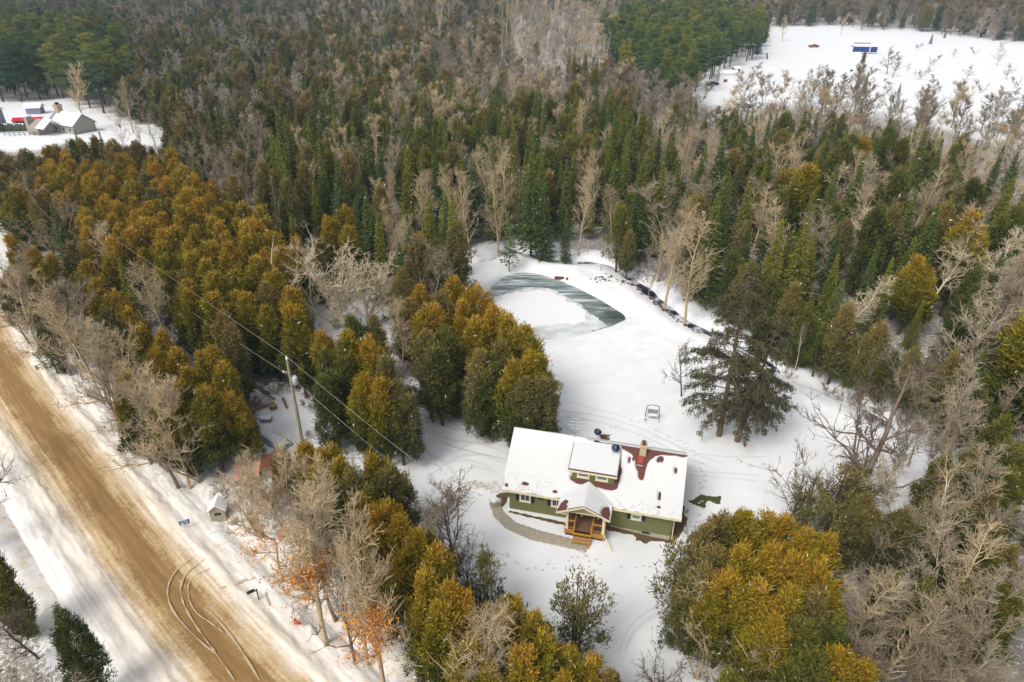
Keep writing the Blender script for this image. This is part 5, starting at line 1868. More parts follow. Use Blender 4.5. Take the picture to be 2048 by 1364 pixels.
# cedar group right of centre, seen whole
for i, (tx, ty, h_, k_, v_) in enumerate([(905, 548, 10, 'cedar_ochre', 0), (955, 562, 10.5, 'cedar_ochre', 1), (925, 590, 10, 'cedar_ochre', 2), (880, 575, 10, 'cedar_brown', 1), (985, 600, 11, 'cedar_ochre', 3), (1015, 622, 11, 'cedar_ochre', 4), (950, 628, 11, 'cedar_ochre', 0),
                                          (1048, 640, 11, 'cedar_ochre', 1), (1000, 668, 11, 'cedar_brown', 2), (1062, 690, 11, 'cedar_ochre', 3), (960, 690, 10.5, 'cedar_brown', 0), (1030, 712, 10.5, 'cedar_ochre', 4), (1085, 745, 9.5, 'cedar_brown', 1), (1050, 745, 9.5, 'cedar_brown', 0), (985, 720, 9, 'cedar_green', 2),
                                          (860, 600, 10, 'cedar_ochre', 1), (890, 640, 11, 'cedar_green', 0), (850, 650, 11, 'cedar_brown', 1), (875, 680, 10, 'cedar_green', 1), (838, 560, 10, 'cedar_ochre', 2), (815, 590, 9, 'cedar_brown', 0)]):
    TT(k_, tx, ty, h_, ['topmost', 'second from the top left', 'third', 'fourth'][0] + ' bronze cedar of the clump left of the pond' if i == 0 else None, 1.3, v_)

# cedars between the utility pole and the drive
for i, (tx, ty, h_, k_, v_) in enumerate([(690, 655, 11, 'cedar_ochre', 0), (735, 665, 11, 'cedar_ochre', 1), (770, 700, 11, 'cedar_brown', 2), (725, 735, 10.5, 'cedar_ochre', 3), (760, 745, 10.5, 'cedar_ochre', 4), (680, 700, 10, 'cedar_green', 0), (650, 690, 10, 'cedar_green', 1), (790, 750, 10, 'cedar_brown', 1), (655, 735, 9.5, 'cedar_green', 2), (700, 620, 10, 'cedar_green', 1), (640, 650, 10, 'cedar_ochre', 2), (745, 625, 9, 'cedar_brown', 0)]):
    TT(k_, tx, ty, h_, None, 1.2, v_)

# roadside row: cedars behind, leaning bare trees in front
for i, (tx, ty, h_, k_, v_) in enumerate([(15, 465, 10, 'cedar_ochre', 0), (55, 490, 10, 'cedar_ochre', 1), (135, 478, 9, 'cedar_brown', 2), (95, 500, 10, 'cedar_ochre', 3), (165, 512, 10, 'cedar_ochre', 4), (185, 548, 10, 'cedar_ochre', 0), (150, 560, 9, 'cedar_brown', 1), (225, 572, 10, 'cedar_ochre', 1), (205, 610, 10, 'cedar_brown', 0), (250, 605, 10, 'cedar_ochre', 2), (275, 640, 10, 'cedar_ochre', 3), (315, 655, 9.5, 'cedar_ochre', 4), (345, 690, 9.5, 'cedar_ochre', 0),
                                          (305, 690, 9.5, 'cedar_ochre', 1), (395, 690, 10, 'cedar_ochre', 2), (418, 680, 10.5, 'cedar_ochre', 3), (370, 725, 10, 'cedar_ochre', 4), (440, 720, 10, 'cedar_ochre', 0), (400, 765, 10, 'cedar_ochre', 1), (455, 775, 9, 'cedar_ochre', 2), (350, 760, 9, 'cedar_ochre', 3), (10, 530, 9, 'cedar_brown', 1), (60, 560, 9, 'cedar_brown', 2), (110, 590, 8.5, 'cedar_brown', 0), (75, 640, 7, 'cedar_green', 1)]):
    TT(k_, tx, ty, h_, None, 1.2, v_)
for bx, by, ty, k_, v_, lx in [(143, 752, 515, 'bare_road', 0, -.20), (188, 760, 560, 'bare_road', 1, -.22), (128, 700, 480, 'bare_road', 1, -.12), (242, 850, 610, 'bare_road', 0, -.16), (270, 868, 640, 'bare_road', 1, -.14), (296, 893, 700, 'bare_road', 0, -.12), (358, 978, 690, 'bare_road', 0, -.14), (402, 968, 740, 'bare_brown', 1, -.06), (60, 690, 500, 'bare_road', 0, -.1), (20, 640, 470, 'bare_road', 1, -.1), (212, 800, 590, 'bare_brown', 0, -.1)]:
    MT(k_, bx, by, ty, None, 1.15, v_, lean=(0, 0), rz=0)
for bx, by, ty, k_, v_ in [(110, 690, 500, 'bare_road', 1), (165, 760, 545, 'bare_grey', 0), (205, 800, 560, 'bare_tan', 0), (228, 830, 620, 'bare_road', 1), (255, 860, 630, 'bare_grey', 1), (282, 880, 650, 'bare_tan', 1), (318, 920, 690, 'bare_road', 0), (335, 945, 700, 'bare_grey', 0), (380, 975, 740, 'bare_tan', 2), (30, 655, 470, 'bare_grey', 1), (80, 700, 520, 'bare_tan', 2), (300, 905, 730, 'cedar_ochre', 0), (345, 930, 760, 'cedar_ochre', 2), (380, 950, 760, 'cedar_ochre', 3)]:
    MT(k_, bx, by, ty, None, 1.1, v_)
for bx, by, ty, k_, v_ in [(248, 300, 225, 'bare_brown', 0), (285, 300, 235, 'bare_pale', 0), (310, 298, 240, 'bare_brown', 1), (235, 262, 190, 'bare_grey', 0), (268, 266, 150, 'bare_grey', 1), (172, 260, 120, 'bare_tan', 1), (300, 270, 170, 'bare_brown', 0)]:
    MT(k_, bx, by, ty, None, 1.2, v_)
MT('beech', 565, 1160, 900, 'leafy beech with orange lower leaves beside the grey hut', 1.05, 0, lean=(0, -.1), rz=1)
MT('beech', 655, 1290, 960, 'tall beech with orange leaves low on its trunk above the flag', 1.0, 1, lean=(0, -.1), rz=.3)
MT('beech', 520, 1080, 930, 'small beech with many orange leaves right above the grey hut', 1.1, 0, rz=2)
MT('bare_road', 672, 1240, 905, 'bare grey tree behind the tall orange beech', 1.0, 0, lean=(0, -.1))
MT('bare_road', 712, 1330, 980, 'bare grey tree at the lower end of the beech row', .9, 1, lean=(0, -.1))
MT('bare_tan', 735, 1330, 1010, 'slim bare tan tree right of the beech row', .8, 0)
MT('beech', 770, 1390, 1080, 'beech with a few yellow leaves right at the lower picture edge', .9, 1)
TT('bare_grey', 470, 900, 8, 'bare tan tree in front of the red-roofed shed', 1.1, 1)
TT('bare_tan', 560, 890, 9, 'bare tan tree right of the red-roofed shed', 1.1, 1)
TT('bare_tan', 615, 900, 9, 'bare tree between the cedars and the beech row', 1.1, 2)
TT('bare_tan', 935, 1080 + 110, 11, 'pale tan bare tree rising from the front cedars', 1.2, 0)
TT('bare_tan', 985, 1240, 10, 'second pale tan bare tree near the bottom edge', 1.3, 2)
TT('bare_vase', 880, 1220, 9, 'orange-tinged bare tree at the bottom edge', 1.0, 1)
TT('bare_grey', 1040, 1270, 9, 'bare grey tree low at the bottom edge', 1.2, 0)

# front cedars (bottom centre)
for i, (tx, ty, h_, k_, v_) in enumerate([(608, 880, 9, 'cedar_ochre', 0), (645, 885, 9.5, 'cedar_ochre', 1), (675, 905, 9.5, 'cedar_ochre', 2), (700, 930, 9.5, 'cedar_brown', 0), (740, 895, 9, 'cedar_ochre', 3), (775, 920, 9, 'cedar_brown', 1), (655, 950, 9, 'cedar_green', 1), (735, 960, 9, 'cedar_green', 0), (560, 890, 6, 'cedar_brown', 1),
                                          (715, 985, 10, 'cedar_ochre', 0), (755, 995, 10.5, 'cedar_ochre', 1), (795, 1020, 10.5, 'cedar_ochre', 3), (835, 1050, 10, 'cedar_ochre', 4), (745, 1050, 9, 'cedar_ochre', 2), (870, 1085, 10, 'cedar_ochre', 0), (800, 1090, 9, 'cedar_ochre', 1), (850, 1130, 10, 'cedar_ochre', 2), (900, 1150, 10, 'cedar_ochre', 3), (925, 1180, 9, 'cedar_ochre', 4), (880, 1200, 9, 'cedar_ochre', 0),
                                          (1035, 1190, 9, 'cedar_ochre', 1), (1070, 1215, 9.5, 'cedar_ochre', 2), (1010, 1220, 9, 'cedar_ochre', 3), (1090, 1260, 9, 'cedar_ochre', 4), (1045, 1290, 9, 'cedar_ochre', 0), (1140, 1290, 8, 'cedar_ochre', 1), (1190, 1300, 8, 'cedar_ochre', 2), (1130, 1340, 8, 'cedar_ochre', 3), (970, 1200, 8, 'cedar_brown', 1), (940, 1280, 8, 'cedar_ochre', 1), (980, 1320, 8, 'cedar_ochre', 2), (1220, 1335, 7, 'cedar_brown', 0)]):
    TT(k_, tx, ty, h_, None, 1.2, v_)
# right front cedars
for i, (tx, ty, h_, k_, v_) in enumerate([(1420, 1035, 9, 'cedar_brown', 0), (1455, 1010, 9, 'cedar_brown', 1), (1495, 1005, 9.5, 'cedar_ochre', 0), (1540, 1010, 9.5, 'cedar_ochre', 1), (1580, 1015, 9.5, 'cedar_ochre', 2), (1620, 1045, 9.5, 'cedar_ochre', 3), (1660, 1060, 9.5, 'cedar_ochre', 4), (1400, 1075, 9, 'cedar_thin', 1), (1440, 1080, 9.5, 'cedar_brown', 2), (1490, 1075, 10, 'cedar_ochre', 3), (1545, 1080, 10, 'cedar_ochre', 4),
                                          (1600, 1100, 10, 'cedar_ochre', 0), (1650, 1115, 10, 'cedar_ochre', 1), (1415, 1120, 9, 'cedar_brown', 0), (1470, 1135, 9.5, 'cedar_ochre', 1), (1530, 1150, 10, 'cedar_ochre', 2), (1590, 1160, 10, 'cedar_ochre', 3), (1645, 1170, 10, 'cedar_brown', 2), (1560, 1220, 9.5, 'cedar_ochre', 3), (1620, 1230, 9.5, 'cedar_green', 1), (1680, 1230, 9, 'cedar_green', 0), (1700, 1290, 9, 'cedar_ochre', 4), (1640, 1290, 9, 'cedar_green', 1), (1740, 1320, 8, 'cedar_ochre', 0),
                                          (1640, 930, 7, 'cedar_thin', 0), (1715, 925, 8, 'cedar_thin', 1), (1760, 900, 8, 'cedar_thin', 0), (1670, 985, 8, 'cedar_thin', 1), (1740, 980, 8, 'cedar_brown', 1)]):
    TT(k_, tx, ty, h_, None, 1.2, v_)
# right edge bare trees
for i, (tx, ty, h_, k_, v_, l_) in enumerate([(1895, 715, 12, 'bare_grey', 0, 'large bare grey tree at the right end of the stream'), (1965, 775, 12, 'bare_grey', 1, 'bare grey tree at the right edge above the lower wood'), (2030, 720, 12, 'bare_brown', 0, 'bare brown tree touching the right picture edge'), (1850, 905, 12, 'bare_grey', 0, 'broad grey tree leaning over the right lawn edge'),
                                              (1930, 930, 12, 'bare_pale', 1, 'pale-barked tree in the lower right wood'), (2010, 900, 12, 'bare_grey', 1, 'grey tree by the right edge of the lower wood'), (1790, 1080, 12, 'bare_pale', 1, 'pale crooked tree right of the front cedars'), (1870, 1060, 12, 'bare_grey', 0, 'broad grey tree in the lower right wood'), (1960, 1060, 12, 'bare_tan', 0, 'tan forked tree low in the right wood'), (2040, 1060, 12, 'bare_grey', 0, 'grey tree at the right edge low down'),
                                              (1830, 1180, 11, 'bare_pale', 0, 'pale tree near the bottom right corner gap'), (1920, 1190, 11, 'bare_grey', 1, 'grey tree near the bottom right corner'), (2010, 1200, 11, 'bare_brown', 0, 'brown tree in the bottom right corner'), (1810, 960, 10, 'bare_brown', 1, None), (1890, 980, 10, 'bare_grey', 1, None), (1970, 990, 10, 'bare_brown', 0, None), (1840, 1110, 10, 'bare_grey', 0, None), (1910, 1120, 10, 'bare_brown', 1, None), (1990, 1130, 10, 'bare_grey', 1, None),
                                              (1780, 1180, 10, 'bare_brown', 0, None), (1870, 1240, 10, 'bare_grey', 0, None), (1950, 1250, 10, 'bare_brown', 1, None), (2030, 1290, 10, 'bare_grey', 1, None), (1810, 1290, 9, 'bare_grey', 0, None), (1910, 1310, 9, 'bare_brown', 0, None), (1990, 830, 10, 'bare_brown', 1, None), (1920, 830, 10, 'bare_grey', 0, None), (1990, 1340, 9, 'bare_tan', 0, None),
                                              (1820, 1010, 8, 'cedar_brown', 0, None), (1880, 1020, 8, 'cedar_green', 1, None), (1940, 1010, 8, 'cedar_green', 2, None), (2000, 1030, 8, 'cedar_brown', 2, None), (1860, 1150, 8, 'cedar_green', 0, None), (1940, 1150, 8, 'cedar_green', 1, None), (2020, 1160, 8, 'cedar_green', 2, None), (1800, 1140, 7, 'cedar_brown', 1, None), (1900, 900, 8, 'cedar_green', 0, None), (1960, 890, 8, 'cedar_brown', 1, None), (2030, 930, 8, 'cedar_green', 1, None)]):
    TT(k_, tx, ty, h_, l_, 1.15, v_)
for tx, ty, h_, k_, l_ in [(500, 905, 7, 'bare_vase', 'low bare tree screening the red-roofed shed'), (455, 925, 7.5, 'bare_grey', 'bare tree between the grey hut and the red-roofed shed'), (535, 925, 8, 'bare_tan', 'bare tan tree right in front of the red-roofed shed'), (590, 930, 9, 'bare_grey', 'bare grey tree behind the orange beeches')]:
    TT(k_, tx, ty, h_, l_, 1.2, 0)
# evergreens crowding the far bank of the stream
for i, (bx, by, ty, k_) in enumerate([(1590, 735, 600, 'cedar_green'), (1625, 752, 640, 'cedar_green'), (1655, 768, 600, 'cedar_brown'), (1690, 775, 670, 'cedar_green'), (1722, 795, 640, 'cedar_brown'), (1755, 808, 700, 'cedar_green'), (1790, 822, 690, 'cedar_brown'), (1822, 838, 720, 'cedar_green'), (1858, 852, 700, 'cedar_brown'), (1890, 868, 760, 'cedar_green'), (1640, 735, 560, 'spruce_green'), (1560, 712, 560, 'cedar_brown'), (1520, 690, 540, 'cedar_green'), (1480, 665, 520, 'cedar_brown'), (1445, 640, 500, 'cedar_green'),
                                      (1815, 700, 598, 'spruce_yellow'), (1920, 890, 770, 'cedar_brown'), (1960, 915, 800, 'cedar_green')]):
    MT(k_, bx, by, ty, None, 1.15, i)
for bx, by in [(1655, 790), (1700, 808), (1740, 828), (1775, 842), (1800, 852), (1835, 868), (1865, 884), (1900, 902), (1680, 800), (1720, 818), (1885, 893)]:
    x, y, _ = P(bx, by)
    place('shrub', x, y, R.uniform(2, 3.5), None, 1.2, None, 'brown leafless brush overhanging the stream at the lawn edge', 'brush along the stream')
# trees one can pick out in the wood right of the stream
for bx, by, ty, k_, v_, wd_, l_ in [(1702, 545, 392, 'bare_cream', 1, 1.3, 'cream bare tree high in the wood right of the stream'), (1650, 700, 538, 'bare_cream', 1, 1.5, 'broad cream bare tree among yellow-green spruces'), (1852, 650, 440, 'bare_cream', 1, 1.1, 'left one of three tall cream birches at right'), (1893, 680, 458, 'bare_cream', 1, 1.2, 'middle one of three tall cream birches at right'), (1940, 640, 450, 'bare_cream', 1, 1.0, 'right one of three tall cream birches at right'),
                                    (1765, 500, 362, 'bare_cream', 1, 1.1, 'cream bare tree upper right of the broad cream one'), (2040, 720, 580, 'bare_tan', 1, 1.4, 'reddish tan bare tree at the right picture edge'), (1648, 470, 318, 'bare_tan', 2, 1.2, 'tan bare tree in the upper wood right of the stream'), (1590, 440, 290, 'bare_tan', 0, 1.2, 'tall pinkish tan bare tree above the yellow spruces'), (1545, 440, 275, 'bare_tan', 1, 1.2, 'tall tan bare tree left of the pinkish one'),
                                    (1520, 660, 432, 'spruce_yellow', 0, 1.1, 'left yellow-green spruce of the bright group at right'), (1547, 650, 450, 'spruce_yellow', 1, 1.1, 'middle yellow-green spruce of the bright group at right'), (1566, 670, 440, 'spruce_yellow', 2, 1.1, 'right yellow-green spruce of the bright group at right'), (1735, 690, 512, 'spruce_yellow', 1, 1.0, 'leaning yellow-green spruce beside the broad cream tree'), (1422, 560, 365, 'spruce_green', 3, 1.0, 'slim green spruce right of the stream birches'),
                                    (1780, 640, 470, 'spruce_green', 2, 1.1, 'dark green spruce between the cream birches and the broad cream tree'), (1755, 560, 430, 'cedar_ochre', 0, 1.0, 'orange-topped cedar in the wood right of the stream'), (1948, 640, 570, 'cedar_ochre', 1, 1.0, 'orange-topped cedar at the right edge of the wood')]:
    MT(k_, bx, by, ty, l_, wd_, v_)
for tx, ty, h_, k_, v_ in [(1960, 520, 12, 'cedar_green', 0), (2010, 500, 12, 'spruce_green', 1), (1990, 600, 11, 'spruce_green', 0), (2030, 640, 11, 'cedar_brown', 1), (1950, 600, 11, 'cedar_green', 1), (1975, 690, 11, 'spruce_green', 2), (2035, 1080, 9, 'cedar_brown', 0), (1985, 1090, 9, 'cedar_green', 2), (1950, 700, 11, 'bare_grey', 1), (2020, 820, 10, 'cedar_green', 0), (1990, 960, 9, 'cedar_brown', 2), (2040, 880, 9, 'cedar_green', 1)]:
    TT(k_, tx, ty, h_, None, 1.15, v_)
# left of the road
MT('cedar_green', 62, 1270, 1080, 'dense green cedar left of the road near the left edge', .95, 0)
MT('cedar_green', 205, 1400, 1205, 'dark cedar at the bottom edge left of the road', .8, 0)
MT('bare_dark', 78, 1318, 1200, 'small dark crooked tree at the foot of the left green cedar', 1.3, 0)
MT('bare_dark', -40, 960, 705, 'dark bare tree at the left edge beside the road', 1.2, 0, rz=3)
MT('bare_dark', -30, 1120, 880, 'dark bare tree half out of the picture at left', 1.2, 0, rz=1)
MT('bare_brown', 20, 1400, 1230, 'brown brushy tree in the bottom left corner', 1.4, 1)
MT('bare_brown', 130, 1420, 1270, 'brown brushy tree between the two cedars left of the road', 1.2, 1)
# spruces and shrubs scattered on the far field
for i, (bx, by, ty, k_, l_) in enumerate([(1723, 138, 110, 'cedar_brown', 'small brown conifer in front of the blue trailer'), (1726, 190, 145, 'spruce_green', 'small dark spruce in the middle of the far snowfield'), (1712, 186, 155, 'cedar_brown', 'brown cedar left of the middle field spruce'), (1745, 185, 155, 'bare_brown', 'bare brown shrub tree right of the middle field spruce'), (1796, 190, 168, 'spruce_green', 'lone small spruce on the far snowfield'),
                                          (1617, 168, 138, 'shrub', 'round dark shrub on the far snowfield below the wreck'), (1772, 155, 95, 'bare_dark', 'thin bare tree right of the blue trailer'), (1783, 160, 110, 'bare_dark', 'second thin bare tree right of the blue trailer'), (1905, 222, 185, 'bare_brown', 'bare shrubby tree low on the far field'), (2010, 165, 130, 'bare_dark', 'dark spreading shrub tree at the right of the far field'), (1990, 140, 90, 'bare_brown', 'brown bare tree at the right of the far field'),
                                          (1562, 95, 40, 'bare_tan', 'pale bare tree at the top edge of the far field'), (1678, 80, 35, 'bare_tan', 'bare tree on the skyline side of the far field'), (1857, 100, 77, 'spruce_green', 'small spruce on the upper right of the field'), (1885, 88, 70, 'spruce_green', 'small spruce near the top right wood edge')]):
    MT(k_, bx, by, ty, l_, 1.2, 0)
for bx, by in [(1650, 155), (1812, 150), (1835, 165), (1860, 140), (1905, 125), (1930, 165), (1960, 190), (2000, 200), (1840, 205), (1870, 190), (1945, 120), (1600, 190), (1830, 110), (1990, 215), (1780, 130), (2030, 180)]:
    x, y, _ = P(bx, by)
    place('bare_dark' if R.random() < .35 else 'shrub', x, y, R.uniform(3, 6), None, 1.3, None, 'scattered low bare shrub sticking out of the far snowfield', 'shrubs on the far snowfield', parts=False)
# shrubs by house corner and roadside brush
TT('shrub', 992, 985, 1.6, 'reddish dry shrub at the left corner of the house', 1.3, 0)
for bx, by in [(1372, 1060), (1368, 1020)]:
    x, y, _ = P(bx, by)
    place('shrub', x, y, .9, None, 1.0, None, 'knee-high dead stems along the right end wall of the house', 'dead stems along the house', parts=False)

# ------------------------------------------------------------------ the woods: scattered in the world, kind by stand
ZONES = [
    ('pines at upper left', [(-300, 20), (60, 30), (235, 45), (265, 110), (235, 175), (130, 185), (0, 185), (-300, 195)], dict(pine=.85, cedar_green=.15), (15, 21), 5.8),
    ('pines beside the far field', [(1205, 45), (1240, 22), (1400, 12), (1510, 25), (1540, 75), (1530, 118), (1450, 150), (1330, 140), (1230, 110)], dict(pine=1.0), (14, 19), 5.4),
    ('white birches on the far slope', [(1010, 0), (1240, 0), (1230, 90), (1130, 110), (1010, 90)], dict(bare_pole=.75, bare_pale=.1, bare_grey=.15), (14, 18), 5.0),
    ('purple-brown wood above the spruces', [(850, 60), (1010, 60), (1380, 130), (1390, 200), (1230, 200), (1080, 170), (860, 150)], dict(bare_brown=.55, bare_grey=.2, bare_tan=.1, cedar_brown=.1, spruce_green=.05), (10, 14), 4.4),
    ('dense ochre cedar stand left of the pond', [(90, 285), (330, 290), (420, 345), (545, 430), (600, 500), (590, 600), (660, 640), (620, 720), (480, 640), (330, 520), (200, 430), (60, 350)], dict(cedar_ochre=.86, cedar_brown=.12, bare_tan=.02), (9.5, 12), 2.9),
    ('brown cedars below the stone house', [(-200, 285), (60, 285), (150, 258), (250, 262), (330, 280), (430, 330), (330, 350), (150, 340), (-200, 440)], dict(cedar_brown=.62, cedar_ochre=.18, bare_brown=.12, cedar_green=.08), (9, 12), 3.1),
    ('strip below the power line', [(-200, 440), (120, 440), (300, 620), (200, 700), (-200, 700)], dict(cedar_ochre=.5, bare_grey=.35, cedar_brown=.15), (8, 11), 3.6),
    ('cedar edge behind the pale bare trees', [(600, 380), (700, 380), (790, 470), (790, 560), (600, 500)], dict(cedar_ochre=.5, cedar_brown=.25, bare_brown=.25), (8, 11), 3.3),
    ('spruces behind the pond', [(640, 200), (900, 180), (1250, 190), (1290, 330), (1280, 480), (1150, 480), (900, 480), (700, 420), (560, 330), (500, 230)], dict(spruce_green=.34, spruce_yellow=.30, bare_tan=.13, bare_grey=.06, cedar_green=.06, cedar_brown=.08, tamarack=.03), (11, 16), 3.3),
    ('dark spruces along the field edge', [(1400, 195), (1600, 205), (1800, 235), (1960, 270), (2300, 320), (2300, 400), (1900, 330), (1700, 290), (1400, 260)], dict(spruce_green=.5, bare_brown=.25, bare_tan=.15, cedar_green=.1), (10, 14), 3.8),
    ('mixed wood right of the stream', [(1280, 250), (1700, 285), (2300, 350), (2300, 760), (1900, 850), (1700, 740), (1560, 700), (1420, 640), (1280, 560)], dict(spruce_green=.24, spruce_yellow=.14, bare_tan=.20, bare_grey=.14, bare_brown=.06, cedar_green=.08, cedar_brown=.10, cedar_ochre=.04), (11, 16), 3.5),
    ('lower right wood', [(1700, 760), (2500, 700), (2500, 1600), (1760, 1600), (1740, 1250), (1720, 1080), (1800, 960)], dict(cedar_green=.34, cedar_brown=.16, bare_tan=.2, bare_grey=.22, bare_pale=.08), (8, 14), 3.8),
    ('far wood right of the field', [(1540, 0), (2400, 0), (2400, 100), (2000, 100), (1800, 60), (1540, 50)], dict(bare_brown=.4, cedar_brown=.3, spruce_green=.15, bare_grey=.15), (12, 16), 5.0),
    ('upper left wood', [(-400, -100), (640, -100), (640, 240), (480, 300), (330, 280), (100, 255), (-400, 200)], dict(cedar_brown=.26, bare_grey=.19, spruce_green=.26, bare_brown=.13, tamarack=.05, cedar_green=.10, spruce_dead=.01), (10, 15), 4.0),
    ('front cedar belt', [(700, 960), (1240, 1330), (1240, 1700), (760, 1700), (820, 1200)], dict(cedar_ochre=.8, bare_tan=.2), (7, 9.5), 3.4),
    ('bottom right cedars', [(1540, 1200), (1760, 1250), (1780, 1700), (1500, 1700), (1450, 1330)], dict(cedar_ochre=.5, cedar_green=.5), (7, 10), 3.4),
]
DEFZ = ('middle wood', None, dict(cedar_brown=.20, bare_brown=.18, bare_grey=.15, spruce_green=.25, spruce_yellow=.06, bare_tan=.11, tamarack=.05), (10, 15), 4.0)
# where the photograph shows open ground (outline seen in the picture)
OPEN = [
    ([(895, 532), (940, 530), (985, 520), (1010, 500), (1075, 500), (1180, 478), (1215, 475), (1215, 520), (1260, 560), (1300, 580), (1345, 570), (1400, 625), (1420, 665), (1490, 690), (1560, 745), (1600, 760), (1680, 790), (1790, 840), (1880, 885), (1870, 930), (1740, 920), (1600, 1000), (1460, 1000), (1380, 1040), (1350, 1220), (1250, 1310), (1235, 1260), (1240, 1180), (1160, 1130), (1060, 1180), (1010, 1150), (960, 1080), (930, 960), (860, 930), (800, 900), (815, 800), (870, 780), (905, 850), (980, 890), (1110, 840), (1090, 750), (1040, 650), (960, 570)], 1.0),
    ([(1395, 190), (1440, 150), (1525, 120), (1530, 66), (1690, 62), (1725, 76), (1800, 70), (1900, 84), (1985, 96), (2300, 105), (2300, 340), (2048, 300), (1960, 262), (1820, 236), (1700, 216), (1600, 204), (1500, 205), (1430, 205)], 1.0),
    ([(-300, 195), (30, 205), (120, 200), (250, 245), (335, 255), (325, 282), (150, 252), (60, 290), (-300, 300)], 1.0),
    ([(500, 740), (560, 770), (610, 790), (640, 870), (600, 885), (520, 880), (480, 830), (470, 960), (430, 1000), (470, 1010), (560, 960), (540, 900)], 1.0),
    ([(655, 600), (770, 600), (770, 650), (655, 660)], 1.0),
    ([(690, 760), (800, 760), (800, 900), (690, 900)], 1.0),
    ([(-200, 560), (0, 650), (200, 890), (350, 1020), (420, 1120), (540, 1130), (600, 1220), (700, 1364), (900, 1700), (-300, 1700)], 1.0),
]
CUT = [(-200, 330), (0, 400), (210, 560), (330, 660), (480, 750), (600, 800), (700, 880), (780, 900), (700, 960), (560, 900), (440, 980), (400, 1000), (380, 860), (280, 700), (170, 570), (0, 450), (-200, 380)]
OPENW = [PP(o_[0]) for o_ in OPEN if min(p_[1] for p_ in o_[0]) > -50]
CUTW = PP([(-100, 395), (60, 500), (210, 620), (330, 720), (470, 800), (620, 850), (700, 900), (560, 900), (470, 890), (300, 760), (180, 660), (40, 540), (-100, 430)])
YW = PP([(890, 530), (960, 520), (1010, 500), (1060, 490), (1110, 520), (1180, 525), (1250, 570), (1300, 590), (1400, 660), (1480, 680), (1580, 755), (1680, 790), (1790, 840), (1880, 885), (1900, 960), (1760, 1080), (1700, 1100), (1560, 1130), (1440, 1200), (1380, 1330), (1250, 1400), (1180, 1330), (1100, 1260), (1000, 1210), (900, 1090), (840, 990), (760, 920), (800, 830), (860, 780), (900, 860), (980, 900), (1090, 850), (1060, 780), (1000, 700), (940, 590)])

PROT = [([(590, 450), (640, 435), (770, 475), (785, 620), (660, 650), (585, 600)], 79), ([(1290, 370), (1435, 370), (1435, 560), (1400, 655), (1300, 600)], 77), ([(765, 590), (850, 590), (850, 760), (770, 760)], 62),
        ([(1480, 430), (1760, 400), (1780, 500), (1930, 450), (1930, 600), (1860, 700), (1700, 700), (1560, 700)], 72), ([(1560, 690), (1700, 690), (1800, 790), (1900, 880), (1850, 960), (1560, 1000)], 60)]
grid = {}
CS = 3.0


def near_ok(x, y, d):
    cx_, cy_ = int(x // CS), int(y // CS)
    k_ = int(d // CS) + 1
    for i in range(cx_ - k_, cx_ + k_ + 1):
        for j in range(cy_ - k_, cy_ + k_ + 1):
            for (a, b_) in grid.get((i, j), ()):
                if (a - x) ** 2 + (b_ - y) ** 2 < d * d:
                    return False
    return True


def reg(x, y):
    grid.setdefault((int(x // CS), int(y // CS)), []).append((x, y))


for (x, y, h, k_, o) in TREES:
    reg(x, y)


def zone_at(px, py):
    for z_ in ZONES:
        if inpoly(px, py, z_[1]):
            return z_
    return DEFZ


def pick(w_):
    r_ = R.random() * sum(w_.values())
    for k_, v_ in w_.items():
        r_ -= v_
        if r_ <= 0:
            return k_
    return k_


RNEAR = {'pine': 3.5, 'cedar_ochre': 1.8}
cands = []
RR = random.Random(99)


def band(y0, y1, sp, tries):
    for _ in range(tries):
        y = RR.uniform(y0, y1)
        hw = y * .86 + 26
        x = RR.uniform(-hw, hw)
        cands.append((x, y, sp))


